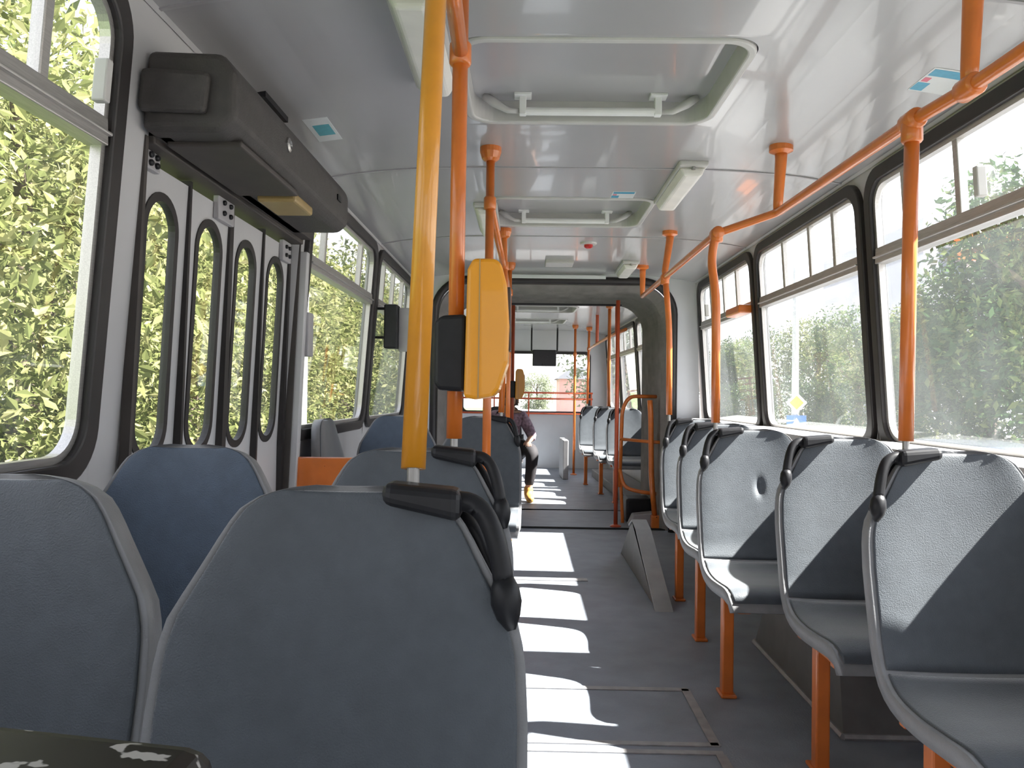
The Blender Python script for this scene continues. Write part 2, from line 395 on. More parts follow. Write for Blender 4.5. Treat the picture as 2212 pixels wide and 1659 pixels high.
# ---- front car shell
Y0, Y1 = -2.9, 6.2
LB = [(-2.75, -1.25), (-1.22, .25), (.28, 1.735), (3.21, 4.66), (4.69, 6.13)]
RB = [(-2.77, -1.31), (-1.28, .165), (.195, 1.64), (1.67, 3.105), (3.135, 4.6), (4.63, 6.11)]
DOOR = (1.87, 3.14)
make_wall('wall_left', -1, Y0, Y1 + .09, LB, 'off-white left side wall of the bus with windows and the folding door', DOOR)
make_wall('wall_right', 1, Y0, Y1 + .09, RB, 'off-white right side wall of the bus under and between the sunny windows')
mk = [((.18, .62), .9), ((.3, .7), None), ((.25, .81), .93), ((.22, .74), None), ((.2, .45, .72), None)]
for i, (a, b) in enumerate(LB):
    make_window(-1, a, b, ['left window furthest behind the camera', 'left window beside the camera', 'large left window before the door, full of bright leaves',
        'left window just past the folding door', 'left window beside the black monitor, next to the bellows'][i], M['glassL'], *mk[i])
mk = [((.3, .7), None), ((.3, .7), None), ((.3, .7), None), ((.3, .56, .80), .46), ((.22, .42, .68), None), ((.28, .5, .75), .8)]
for i, (a, b) in enumerate(RB):
    make_window(1, a, b, ['right window furthest behind the camera', 'right window behind the camera', 'right window beside the camera',
        'largest right window, above the two nearest seats', 'right window second from the camera with the road sign outside', 'right window nearest the bellows, with an orange tag on its bar'][i], M['glassR'], *mk[i])
bm = NB(); box(bm, (XC - half(0) - .05, Y0, -.05), (XC + half(0) + .05, 6.3, 0)); struct('floor', bm, M['floor'], 'dark grey vinyl floor of the front car')
HX0, HX1 = -.235, .655
make_ceiling('ceiling', Y0, 6.3, [(-.9, -.2), (2.09, 2.80), (3.80, 4.49)], HX0, HX1, 'glossy pale grey ceiling of the front car')
make_hatch(HX0 + .015, HX1 - .015, 2.105, 2.785, 'large white roof hatch nearest the camera')
make_hatch(HX0 + .015, HX1 - .015, 3.815, 4.475, 'smaller-looking white roof hatch further along the ceiling')
make_hatch(HX0 + .015, HX1 - .015, -.885, -.215, 'white roof hatch overhead behind the camera')
for i, y in enumerate((1.85, 3.32, 4.75)):
    bm = NB(); xs = [XC - 1.1 + 2.2 * k / 24 for k in range(25)]
    for xa, xb in zip(xs, xs[1:]):
        hexa(bm, [(xa, y - .006, zc(xa) - .004), (xb, y - .006, zc(xb) - .004), (xb, y + .006, zc(xb) - .004), (xa, y + .006, zc(xa) - .004),
                  (xa, y - .006, zc(xa) + .006), (xb, y - .006, zc(xb) + .006), (xb, y + .006, zc(xb) + .006), (xa, y + .006, zc(xa) + .006)])
    struct('trim_%d' % (i + 1), bm, M['greyp'], ['grey ceiling joint strip before the nearest hatch', 'grey ceiling joint strip between the two hatches', 'grey ceiling joint strip past the far hatch'][i])
for s, nm in ((-1, 'left'), (1, 'right')):                      # cove strips between wall and ceiling
    bm = NB()
    pts = [(XC + s * (half(1.955) - .003), 1.952), (XC + s * (half(1.955) - .02), 1.970), (XC + s * half(2.0), 2.03)]
    prism(bm, pts if s > 0 else pts[::-1], 'Y', Y0, 6.2); struct('trim_%d' % (4 if s < 0 else 5), bm, M['wall'], 'pale cove strip where the %s wall meets the ceiling' % nm)
# end wall with the passage to the trailer
OX0, OX1, OZ = -.725, 1.16, 1.965
bm = NB()
e0, e1 = (lambda x, z: Vector((x, 6.2, z))), (lambda x, z: Vector((x, 6.26, z)))
hole = rrect(OX0, OX1, -.6, OZ, .26, 10)
for f in (e0, e1):
    top = [p for p in hole if p[2] in (0, 1)]                   # right arc then left arc, above the floor
    loop = [(OX1, 0)] + [(p[0], p[1]) for p in top] + [(OX0, 0)]
    xl, xr_ = XC - half(0) + .0, XC + half(0)
    n = len(loop) // 2
    vr = [bm.verts.new(f(*p)) for p in loop[:n]]; vl = [bm.verts.new(f(*p)) for p in loop[n:]]
    tr = [bm.verts.new(f(xr_, 0)), bm.verts.new(f(XC + half(1.9), 2.03))]; tl = [bm.verts.new(f(XC - half(1.9), 2.03)), bm.verts.new(f(xl, 0))]
    bm.faces.new([vr[0], tr[0], tr[1]] + vr[1:][::-1]); bm.faces.new([vr[-1], tr[1], tl[0], vl[0]]); bm.faces.new([vl[-1]] + vl[:-1][::-1][::1] + [tl[0], tl[1]])
struct('wall_back', bm, M['endwall'], 'pale grey end wall of the front car around the passage to the trailer')
# front wall with windscreen (behind the camera)
bm = NB(); g0, g1 = (lambda x, z: Vector((x, -2.9, z))), (lambda x, z: Vector((x, -2.95, z)))
holed(bm, XC - 1.19, XC + 1.19, 0, 2.03, rrect(XC - 1.02, XC + 1.02, .85, 1.9, .12), g0, g1)
struct('wall_front', bm, M['wall'], 'front wall of the bus behind the camera with the windscreen opening')
win_n[0] += 1
wd = thing('window_%d' % win_n[0], 'windscreen behind the camera', None, (XC, -2.92, .85), kind='structure')
obj('windscreen_pane', slab(NB(), rrect(XC - 1.03, XC + 1.03, .84, 1.91, .12), lambda x, z: Vector((x, -2.922, z)), lambda x, z: Vector((x, -2.927, z))), M['glassL'], wd)
obj('rubber_seal', ring(NB(), rrect(XC - 1.03, XC + 1.03, .84, 1.91, .12), rrect(XC - .99, XC + .99, .88, 1.87, .1), lambda x, z: Vector((x, -2.89, z)), lambda x, z: Vector((x, -2.94, z))), M['rubber'], wd)

# ---- folding door, four leaves
dd = thing('door_1', 'white four-leaf folding door with tall oval windows and black rubber edges', None, (-.955, 2.5, 0), kind='structure')
DX = -.955
def dxa(z): return DX + .07 * (max(z, .85) - 1.575) * .6
for k in range(4):
    a = 1.885 + k * .312; b = a + .300
    f0 = lambda y, z: Vector((dxa(z), y, z)); f1 = lambda y, z: Vector((dxa(z) - .014, y, z))
    bm = NB(); top = 1.625
    ho = rrect(a + .06, b - .06, .875, 1.555, .088, 8)
    holed(bm, a, b, .85, top, ho, f0, f1)
    hexa(bm, [f0(a, .02), f0(b, .02), f1(b, .02), f1(a, .02), f0(a, .85), f0(b, .85), f1(b, .85), f1(a, .85)])
    lf = obj('door_leaf', bm, M['wall'], dd)
    obj('leaf_seal', ring(NB(), rrect(a + .05, b - .05, .862, 1.567, .098, 8), rrect(a + .072, b - .072, .886, 1.544, .077, 8), lambda y, z: Vector((dxa(z) + .004, y, z)), lambda y, z: Vector((dxa(z) - .016, y, z))), M['rubber'], lf)
    obj('leaf_pane', slab(NB(), rrect(a + .064, b - .064, .878, 1.552, .084, 8), lambda y, z: Vector((dxa(z) - .006, y, z)), lambda y, z: Vector((dxa(z) - .010, y, z))), M['glassL'], lf)
for k in range(5):
    y = 1.879 + k * .312; wdt = (.012, .007, .016, .007, .012)[k]
    obj('rubber_edge', slab(NB(), [(y - wdt, .02), (y + wdt, .02), (y + wdt, 1.64), (y - wdt, 1.64)], lambda u, v: Vector((dxa(v) + .006, u, v)), lambda u, v: Vector((dxa(v) - .035, u, v))), M['rubber'], dd)
for (y0_, y1_, z0_, z1_) in ((2.36, 2.49, 1.575, 1.655), (3.0, 3.1, 1.56, 1.64), (1.90, 1.98, 1.60, 1.65)):
    bm = B((dxa(1.6) + .0, y0_, z0_), (dxa(1.6) + .018, y1_, z1_))
    hp = obj('hinge_plate', bm, M['greyp'], dd, bevel=.004)
    for dy in (.3, .7):
        for dz in (.3, .7):
            bm = NB(); lathe(bm, [(.008, 0), (.008, .006), (.005, .009)], (dxa(1.6) + .018, y0_ + (y1_ - y0_) * dy, z0_ + (z1_ - z0_) * dz), 'X', 10); obj('bolt', bm, M['black'], hp)
bm = NB(); box(bm, (-1.03, 1.87, 1.645), (-.90, 3.14, 1.70)); box(bm, (-.93, 1.87, 1.66), (-.86, 3.12, 1.69)); box(bm, (-1.03, 1.87, 1.70), (-.97, 3.14, 1.80))
obj('door_head', bm, M['brown'], dd, bevel=.004)
obj('door_jamb', slab(NB(), [(1.852, 0), (1.866, 0), (1.866, 1.66), (1.852, 1.66)], lambda u, v: Vector((XC - half(v) + .004, u, v)), lambda u, v: Vector((XC - half(v) - .02, u, v))), M['brown'], dd)
obj('door_jamb', slab(NB(), [(3.142, 0), (3.152, 0), (3.152, 1.66), (3.142, 1.66)], lambda u, v: Vector((XC - half(v) + .004, u, v)), lambda u, v: Vector((XC - half(v) - .02, u, v))), M['brown'], dd)

obj('door_post', slab(NB(), [(3.153, 0), (3.192, 0), (3.192, 1.62), (3.153, 1.62)], lambda u, v: Vector((XC - half(v) + .032, u, v)), lambda u, v: Vector((XC - half(v) + .0, u, v))), M['wall'], dd, bevel=.004)
# ---- door mechanism housing
t_ = thing('door_mechanism_housing', 'dark brown box with rounded corners mounted above the folding door', 'housing', (-.80, 2.4, 1.66))
poly = [(-.908, 1.66), (-.72, 1.66), (-.685, 1.69), (-.685, 1.80), (-.72, 1.845), (-.897, 1.85)]
obj('casing', prism(NB(), poly, 'Y', 1.815, 2.99), M['housing'], t_, bevel=.018, seg=3)
obj('end_cover', prism(NB(), [(-.908, 1.70), (-.75, 1.695), (-.74, 1.79), (-.900, 1.80)], 'Y', 1.79, 1.82), M['housing'], t_, bevel=.012)
bm = NB(); lathe(bm, [(.020, 0), (.020, .006), (.012, .010), (.010, .002)], (-.686, 2.22, 1.755), 'X'); obj('lock', bm, M['steel'], t_)
obj('lock', B((-.688, 2.80, 1.745), (-.680, 2.85, 1.765)), M['black'], t_)
bm = NB(); box(bm, (-.835, 2.40, 1.638), (-.715, 2.60, 1.668)); obj('lamp_lens', bm, M['amberlens'], t_, bevel=.008)
bm = NB(); box(bm, (-.885, 1.9, 1.648), (-.70, 2.38, 1.664)); obj('bottom_tray', bm, M['brown'], t_, bevel=.005)
tag(obj('ceiling_slot', B((-.878, 2.39, 1.958), (-.81, 2.62, 2.0)), M['black']), 'black rectangular slot in the ceiling beside the door housing', 'vent')

# ---- floor fittings
bm = NB()
for (a, b) in (((-.30, 2.84, 0), (.60, 2.87, .004)), ((-.30, 2.395, 0), (.60, 2.42, .004)), ((.575, 2.40, 0), (.605, 2.86, .004))): box(bm, a, b)
t_ = thing('floor_hatch', 'square floor hatch with pale metal edging, furthest of the two', 'floor hatch', (.15, 2.6, 0), group='floor hatches')
obj('edging', bm, M['strip'], t_); obj('cover', B((-.28, 2.425, 0), (.57, 2.835, .002)), M['floor'], t_)
bm = NB()
for (a, b) in (((-.30, 2.34, 0), (.60, 2.365, .004)), ((.575, 1.5, 0), (.605, 2.34, .004)), ((-.30, 1.5, 0), (.60, 1.53, .004))): box(bm, a, b)
t_ = thing('floor_hatch', 'floor hatch with pale metal edging at the bottom edge of the photo', 'floor hatch', (.15, 1.9, 0), group='floor hatches')
obj('edging', bm, M['strip'], t_); obj('cover', B((-.28, 1.54, 0), (.57, 2.33, .002)), M['floor'], t_)
bm = NB(); box(bm, (-.1, 4.50, 0), (.33, 4.56, .004)); box(bm, (.33, 4.50, 0), (.37, 4.56, .005))
tag(obj('floor_strip', bm, M['strip']), 'short pale strip across the aisle floor beside the grey wedge', 'floor strip')
bm = NB(); box(bm, (-.72, 6.27, 0), (1.15, 6.32, .008))
tag(obj('threshold_strip', bm, M['matte']), 'dark threshold strip across the floor at the passage', 'threshold')
prof = [(3.90, .0), (4.62, .285), (4.78, .30), (4.92, .25), (5.35, 0)]
t_ = thing('floor_wedge', 'light grey triangular wedge standing on the floor in the aisle', 'wedge', (.69, 4.6, 0))
obj('side_plate', prism(NB(), prof, 'X', .66, .735), M['greyd'], t_, bevel=.004)
pf2 = [(y - .012, z) for y, z in prof[:2]] + [(prof[2][0], prof[2][1] + .014), (prof[3][0] + .01, prof[3][1] + .012), (prof[3][0], prof[3][1]), (prof[2][0], prof[2][1]), (prof[1][0], prof[1][1] - .004), (prof[0][0] + .012, 0)]
obj('edge_cover', prism(NB(), pf2, 'X', .652, .743), M['wedge'], t_, bevel=.003)
# wheel arch under right seats
t_ = thing('wheel_arch_box', 'dark grey sloped wheel arch box on the floor under the right-hand seats', 'wheel arch', (1.15, 2.9, 0))
hexa_pts = [(1.0, 2.47, 0), (1.39, 2.47, 0), (1.39, 3.42, 0), (1.0, 3.42, 0), (1.0, 2.52, .30), (1.39, 2.52, .30), (1.39, 3.20, .30), (1.0, 3.20, .30)]
bm = NB(); hexa(bm, hexa_pts); obj('cover', bm, M['greyd'], t_)
bm = NB()
for (p, q) in (((1.0, 2.47, .008), (1.0, 3.42, .008)), ((1.0, 2.47, .008), (1.38, 2.47, .008))): tube(bm, [p, q], .012, n=6)
obj('edging', bm, M['strip'], t_)

bm = NB(); box(bm, (1.194, 1.2, .838), (1.43, 6.19, .897))
struct('trim_7', bm, M['wall'], 'deep pale window sill along the right wall behind the seats', bevel=.008)
# ------------------------------------------------------------------ bus seats
PROF = [(.105, .935), (.102, .915), (.094, .86), (.078, .77), (.055, .67), (.030, .575), (.006, .50), (-.030, .445), (-.085, .418), (-.17, .410), (-.26, .414), (-.34, .418), (-.385, .402), (-.398, .365)]
WIDTH = [(0, .040), (.003, .066), (.008, .090), (.016, .112), (.03, .132), (.05, .147), (.09, .169), (.13, .192), (.16, .209), (.20, .219), (.27, .223), (.5, .224), (.80, .222), (.88, .215), (.94, .203), (1.05, .188)]
def crm(P, t):
    n = len(P) - 1; i = min(int(t * n), n - 1); f = t * n - i
    p0, p1, p2, p3 = (P[max(0, min(n, i + k))] for k in (-1, 0, 1, 2))
    return [0.5 * (2 * b + (c - a) * f + (2 * a - 5 * b + 4 * c - d) * f * f + (3 * b - a - 3 * c + d) * f ** 3) for a, b, c, d in zip(p0, p1, p2, p3)]
_dense = [Vector(crm(PROF, k / 400)) for k in range(401)]
_arc = [0.0]
for a_, b_ in zip(_dense, _dense[1:]): _arc.append(_arc[-1] + (b_ - a_).length)
ARC = _arc[-1]
def prof_at(s):
    s = max(0, min(ARC, s)); lo, hi = 0, 400
    while hi - lo > 1:
        m_ = (lo + hi) // 2
        if _arc[m_] <= s: lo = m_
        else: hi = m_
    f = (s - _arc[lo]) / max(1e-9, _arc[hi] - _arc[lo]); p = _dense[lo].lerp(_dense[hi], f)
    t = (_dense[hi] - _dense[lo]).normalized(); n_ = Vector((t.y, -t.x))
    return p, n_
def wid_at(s):
    for (a, wa), (b, wb) in zip(WIDTH, WIDTH[1:]):
        if s <= b: return wa + (wb - wa) * max(0, (s - a) / (b - a))
    return WIDTH[-1][1]
dent = None
def seat_pt(u, s, off, wscale=1.0):
    p, n_ = prof_at(s); x = u * wid_at(s) * wscale
    back = max(0, min(1, (p.y - .44) / .1))
    dish = (.018 * back + .012 * (1 - back)) * abs(u * wscale) ** 2.4
    # the surface normal points forward on the backrest and up on the pan
    if dent and off > -.005: off -= .014 * math.exp(-((x - dent[0]) / .012) ** 2 - ((p.y - dent[1]) / .030) ** 2)
    q = p + n_ * (off + dish)
    return Vector((x, q.x, q.y))
def seat_sheet(s_list, nu, off0, off1, wscale, puff=0.0):
    bm = NB(); us = [math.sin(math.pi / 2 * (-1 + 2 * k / nu)) for k in range(nu + 1)]; ns = len(s_list) - 1
    def grid(off, pf):
        g = []
        for i, s in enumerate(s_list):
            e = math.sin(math.pi * min(1, max(0, i / ns))) ** .35 if pf else 1
            g.append([bm.verts.new(seat_pt(u, s, off + (pf * (1 - abs(u) ** 6) * e), wscale)) for u in us])
        return g
    F, Bk = grid(off0, puff), grid(off1, 0)
    for i in range(ns):
        for k in range(nu):
            bm.faces.new((F[i][k], F[i][k + 1], F[i + 1][k + 1], F[i + 1][k])); bm.faces.new((Bk[i][k], Bk[i + 1][k], Bk[i + 1][k + 1], Bk[i][k + 1]))
        bm.faces.new((F[i][0], F[i + 1][0], Bk[i + 1][0], Bk[i][0])); bm.faces.new((F[i][nu], Bk[i][nu], Bk[i + 1][nu], F[i + 1][nu]))
    for k in range(nu):
        bm.faces.new((F[0][k], Bk[0][k], Bk[0][k + 1], F[0][k + 1])); bm.faces.new((F[ns][k], F[ns][k + 1], Bk[ns][k + 1], Bk[ns][k]))
    return bm
def srange(a, b, n, dense_top=False):
    L = [a + (b - a) * k / n for k in range(n + 1)]
    if dense_top: L = sorted(set([a, a + .0015, a + .003, a + .006, a + .01, a + .015, a + .022, a + .03, a + .045, a + .065] + [v for v in L if v > a + .07]))
    return L
S_BEND = 0.0
for k in range(401):
    if _dense[k].y < .455: S_BEND = _arc[k]; break

def make_seat(name, hs, fabric, label, group, handle=True, worn=False, blade=True):
    """bucket seat facing -Y; hs = side of the aisle (+1 / -1)"""
    t = thing(name, label, 'seat', (0, 0, 0), group)
    o = obj('seat_shell', seat_sheet(srange(0, ARC, 34, True), 14, 0, -.038, 1.0), M['shell'], t, smooth=True)
    o.modifiers.new('bevel', 'BEVEL').width = .006
    obj('backrest', seat_sheet(srange(.007, S_BEND - .005, 60 if dent else 26, True), 60 if dent else 16, .004, -.006, .945, .010), fabric, t, smooth=True)
    obj('seat_cushion', seat_sheet(srange(S_BEND + .005, ARC - .028, 18), 14, .004, -.006, .94, .014), fabric, t, smooth=True)
    if handle:
        mt = M['blackworn'] if worn else M['black']
        bm = NB(); c = []
        hexa(bm, [(hs * .045, .055, .918), (hs * .140, .055, .898), (hs * .140, .115, .898), (hs * .045, .115, .918), (hs * .045, .06, .944), (hs * .140, .06, .936), (hs * .140, .112, .936), (hs * .045, .112, .944)])
        g = obj('grab_handle', bm, mt, t, bevel=.011, seg=3)
        pts = [(hs * .128, .085, .920), (hs * .150, .083, .921), (hs * .168, .078, .908), (hs * .181, .070, .882), (hs * .189, .064, .850), (hs * .193, .060, .826)]
        fp = fillet(pts, .02, 3)
        obj('handle_loop', TU(fp, .012, radii=[.0125] * len(fp), n=12), mt, g, smooth=True)
        obj('handle_foot', TU([(hs * .192, .061, .834), (hs * .194, .059, .822), (hs * .196, .056, .806), (hs * .199, .052, .790), (hs * .203, .048, .776)], .012, radii=[.012, .017, .0185, .014, .005], n=12), mt, g, smooth=True)
        obj('inner_flange', TU([(hs * .135, .112, .905), (hs * .158, .108, .875), (hs * .176, .10, .835), (hs * .196, .085, .795)], .010, n=8), mt, g, smooth=True)
    bm = NB(); box(bm, (hs * .15 - .02, -.14, .008), (hs * .15 + .02, -.10, .36)); box(bm, (hs * .15 - .028, -.16, .0), (hs * .15 + .028, -.075, .012))
    obj('leg', bm, M['orange'], t, bevel=.005)
    bm = NB()
    for y in (-.30, -.05): box(bm, (-.19, y - .014, .352), (.19, y + .014, .378))
    box(bm, (hs * .15 - .022, -.34, .345), (hs * .15 + .022, .0, .372)); box(bm, (-hs * .17 - .015, -.32, .345), (-hs * .17 + .015, -.02, .372))
    obj('seat_frame', bm, M['orange'], t, bevel=.004)
    return t
GR = 'single grey bucket seats along the right windows'
GL = 'slate bucket seats on the left'
sR = make_seat('bus_seat', -1, M['fabric'], 'right-hand seat nearest the camera, half sunlit, below the pole', GR)
sR.location = (1.005, 1.76, 0)
for (x, y, lb) in ((1.0, 2.38, 'second right-hand seat from the camera, without a pole on it'),                    (.925, 3.58, 'fourth right-hand seat from the camera, mostly behind the dented one'), (.965, 4.25, 'right-hand seat nearest the passage, last of its row')):
    dup(sR, (x, y, 0), label=lb)
dent = (.012, .716)
sD = make_seat('bus_seat', -1, M['fabric'], 'third right-hand seat from the camera, with a dent in its backrest', GR)
sD.location = (.878, 2.94, 0); dent = None
sL = make_seat('bus_seat', 1, M['fabric'], 'large aisle seat in the left foreground with a black handle under the yellow pole', GL, worn=False)
sL.location = (-.215, .875, 0)
dup(sL, (-.241, 1.58, 0), label='left aisle seat directly behind the large foreground seat')
dup(sL, (-.236, 4.2, 0), label='left aisle seat furthest back, just before the passage')
sW = make_seat('bus_seat', 1, M['fabric'], 'grey left window seat cut off by the left edge of the photo', GL, handle=False)
sW.location = (-.695, .95, 0)
sB = make_seat('bus_seat', 1, M['fabric_blue'], 'dark blue left window seat in front of the folding door', GL, handle=False)
sB.location = (-.714, 1.58, 0)
dup(sB, (-.692, 4.22, .0), label='dark blue seat behind the yellow pole, past the folding door')
g_ = make_seat('bus_seat', 1, M['fabric'], 'grey seat turned sideways beside the window just past the door', GL, handle=False)
g_.location = (-.805, 3.535, 0.0); g_.rotation_euler = (0, 0, R(90))
sN = make_seat('bus_seat', 1, M['fabric'], 'seat right in front of the camera, only its worn black handle in view', GL, worn=True)
sN.location = (-.256, .195, -.022)

# orange panel in front of the sideways seat
t_ = thing('orange_partition', 'orange box panel standing behind the folding door below the sideways seat', 'partition', (-.75, 3.05, 0))
obj('panel', prism(NB(), [(-.93, .0), (-.58, .0), (-.58, .70), (-.66, .79), (-.93, .79)], 'Y', 3.17, 3.21), M['orange'], t_, bevel=.006)
obj('side_panel', B((-.60, 3.2, 0), (-.57, 3.285, .70)), M['orange'], t_, bevel=.005)
obj('recess_cover', B((-.92, 3.155, .30), (-.83, 3.175, .66)), M['black'], t_, bevel=.004)

# ------------------------------------------------------------------ poles and handrails
def collar(bm, p, ax, r=.024, h=.05):
    p = Vector(p)
    tube(bm, [p - Vector(ax) * h / 2, p - Vector(ax) * h * .4, p + Vector(ax) * h * .4, p + Vector(ax) * h / 2], r, radii=[r * .86, r, r, r * .86], n=16)
    return bm
def pole(label, bottom, top, joints, m, r=.0168, flange=True, pin=True, bend=None, cm=None, group='upright poles'):
    t = thing('stanchion_pole', label, 'pole', bottom, group)
    pts = [Vector(bottom)] + [Vector(b) for b in (bend or [])] + [Vector(top)]
    if pin: pts[0] = pts[0] + Vector((0, 0, .022))
    obj('tube', TU(fillet(pts, .12, 6) if bend else pts, r, n=18), m, t, smooth=True)
    if pin:
        bm = NB(); lathe(bm, [(.008, -.012), (.008, .03), (.012, .024)], bottom); obj('pin', bm, M['steel'], t)
    else:
        bm = NB(); lathe(bm, [(.045, 0), (.045, .008), (r * 1.1, .02)], bottom); obj('foot_flange', bm, cm or m, t)
    for z in joints:
        f = (z - pts[0].z) / max(1e-6, pts[-1].z - pts[0].z); p = pts[0].lerp(pts[-1], f)
        if bend:
            p = min(fillet(pts, .12, 6), key=lambda q: abs(q.z - z)); p = Vector((p.x, p.y, z))
        obj('collar', collar(NB(), p, (0, 0, 1)), cm or m, t, smooth=True)
    if flange:
        bm = NB(); lathe(bm, [(.022, -.055), (.034, -.045), (.042, -.02), (.042, 0)], top); obj('ceiling_flange', bm, cm or m, t)
    return t
pole('yellow pole in the foreground ending in a pin above the large seat handle', (-.139, .985, .935), (-.139, 1.235, 2.018), [1.795], M['amber'], r=.0155)
pole('orange pole carrying the yellow ticket validator', (-.151, 1.685, .935), (-.151, 1.70, 2.02), [1.79], M['orange'])
pole('orange pole rising from the floor behind the validator', (-.148, 3.06, .0), (-.148, 3.06, 2.019), [1.80], M['orange'], pin=False)
pole('orange pole with a bent top in line behind the validator pole', (-.13, 4.30, .935), (-.135, 4.55, 2.018), [1.80], M['orange'], bend=[(-.115, 4.42, 1.55), (-.13, 4.55, 1.80)])
pole('left orange pole furthest back at the passage', (-.125, 5.72, 0), (-.125, 5.72, 2.018), [1.8], M['orange'], pin=False)
pole('orange pole above the nearest right-hand seat, half lit by the sun', (.895, 1.865, .935), (.905, 1.865, 1.725), [1.685], M['orange'], flange=False)
pole('orange pole above the dented right-hand seat, curved at its top', (.735, 3.05, .935), (.745, 3.10, 1.715), [1.69], M['orange'], flange=False, bend=[(.735, 3.06, 1.45), (.722, 3.10, 1.60)])
pole('orange pole above the last right-hand seat near the passage', (.795, 4.36, .935), (.775, 4.42, 1.735), [1.71], M['orange'], flange=False, bend=[(.795, 4.38, 1.45)])
pole('red-orange floor pole standing in the passage beside the railing', (.747, 6.42, 0), (.747, 6.42, 1.84), [], M['red'], pin=False, flange=False)
# ticket validator's rail on the left
t_ = thing('handrail', 'orange overhead handrail between the left poles far down the aisle', 'handrail', (-.148, 4.0, 1.80))
obj('rail', TU([(-.148, 3.06, 1.80), (-.135, 4.55, 1.80), (-.125, 5.72, 1.80)], .0165), M['orange'], t_, smooth=True)
t_ = thing('handrail', 'short orange overhead handrail reaching the validator pole from the yellow pole', 'handrail', (-.145, 1.45, 1.79))
obj('rail', TU([(-.139, 1.208, 1.795), (-.150, 1.682, 1.79)], .0165), M['orange'], t_, smooth=True)
# right handrail
RP = [(.925, .60, 1.70), (.93, 1.67, 1.715), (.905, 1.865, 1.712), (.945, 2.98, 1.757), (.745, 3.10, 1.70), (.775, 4.42, 1.727), (.845, 5.75, 1.79)]
t_ = thing('handrail', 'orange overhead handrail along the right windows with a sideways jog', 'handrail', (.9, 3, 1.7))
obj('rail', TU(fillet(RP, .03, 3), .0155), M['orange'], t_, smooth=True)
for (x, y, z, yc, xc) in ((.93, 1.67, 1.715, 1.70, .955), (.945, 2.98, 1.757, 2.98, .955), (.775, 4.42, 1.727, 4.56, .825), (.845, 5.75, 1.79, 5.75, .845), (.925, .62, 1.70, .62, .93)):
    zt = zc(xc); bm = TU([(x, y, z), (x, y, z + .04), (xc, yc, zt - .05), (xc, yc, zt - .02)], .019, radii=[.017, .018, .022, .024])
    st = obj('ceiling_stub', bm, M['orange'], t_, smooth=True)
    bm = NB(); lathe(bm, [(.024, -.03), (.044, -.02), (.044, .002)], (xc, yc, zt)); obj('stub_flange', bm, M['orange'], st)
for p in (RP[1], RP[2], RP[4], RP[5]): obj('joint', collar(NB(), p, (0, 1, 0), r=.025, h=.06), M['orange'], t_, smooth=True)
tag(obj('orange_tag', B((1.255, 4.67, 1.56), (1.335, 4.98, 1.61)), M['orange'], bevel=.01), 'orange sleeve on the window bar beside the passage', 'tag')

# ------------------------------------------------------------------ ticket validator
def validator(x, y, z, label, s=1.0, m=None):
    t = thing('ticket_validator', label, 'ticket validator', (x, y, z), 'yellow ticket validators')
    P = [(.026, .0), (.030, .265), (.042, .288), (.088, .288), (.100, .278), (.112, .235), (.118, .15), (.116, .075), (.098, .018), (.085, .002), (.05, -.004)]
    obj('case', prism(NB(), [(x + a * s, z + b * s) for a, b in P], 'Y', y - .075 * s, y + .075 * s), M['yellow'], t, bevel=.008 * s, seg=3)
    obj('case_seam', prism(NB(), [(x + .055 * s, z), (x + .057 * s, z), (x + .057 * s, z + .287 * s), (x + .055 * s, z + .287 * s)], 'Y', y - .0762 * s, y + .0762 * s), M['amberlens'], t)
    P2 = [(.028, .012), (.028, .175), (-.025, .172), (-.040, .158), (-.040, .03), (-.030, .014)]
    obj('bracket', prism(NB(), [(x + a * s, z + b * s) for a, b in P2], 'Y', y - .05 * s, y + .05 * s), M['black'], t, bevel=.010 * s, seg=3)
    obj('ticket_slot', prism(NB(), [(x + .112 * s, z + .10 * s), (x + .121 * s, z + .10 * s), (x + .119 * s, z + .235 * s), (x + .110 * s, z + .235 * s)], 'Y', y - .03 * s, y + .03 * s), M['brown'], t, bevel=.002)
    return t
validator(-.153, 1.69, 1.045, 'large yellow ticket validator with a black bracket on the orange pole')

# ------------------------------------------------------------------ ceiling fittings
make_lamp(.675, 3.20, 3.86, 'long white ceiling lamp on the right of the ceiling')
make_lamp(.735, 5.55, 6.05, 'white ceiling lamp furthest back on the right, near the passage')
make_lamp(-.285, 1.81, 2.42, 'white ceiling lamp left of the nearest roof hatch', .13)
make_lamp(-.215, 3.93, 4.55, 'white ceiling lamp left of the far roof hatch', .12)
def sticker(x0, x1, y0, y1, label, style):
    zz = lambda u, v, o: Vector((u, v, zc(u) - o))
    t = thing('notice_sticker', label, 'sticker', ((x0 + x1) / 2, (y0 + y1) / 2, zc((x0 + x1) / 2)), 'ceiling stickers')
    def card(nm, a, b, c, d, o, m):
        bm = NB(); n = 4
        for k in range(n):
            xa, xb = a + (b - a) * k / n, a + (b - a) * (k + 1) / n
            hexa(bm, [zz(xa, c, o), zz(xb, c, o), zz(xb, d, o), zz(xa, d, o), zz(xa, c, -.004), zz(xb, c, -.004), zz(xb, d, -.004), zz(xa, d, -.004)])
        return obj(nm, bm, m, t)
    dx, dy = x1 - x0, y1 - y0
    card('card', x0, x1, y0, y1, .0015, M['cardw'])
    if style == 0:
        card('print', x0 + dx * .2, x1 - dx * .12, y0 + dy * .28, y1 - dy * .26, .002, M['teal'])
    else:
        card('print', x0 + dx * .05, x1 - dx * .05, y0 + dy * .05, y0 + dy * .32, .002, M['cardblue'])
        card('print', x0 + dx * .02, x0 + dx * .34, y0 + dy * .62, y1 - dy * .04, .002, M['cardblue'])
        card('print', x0 + dx * .05, x0 + dx * .22, y0 + dy * .40, y0 + dy * .58, .002, M['cardred'])
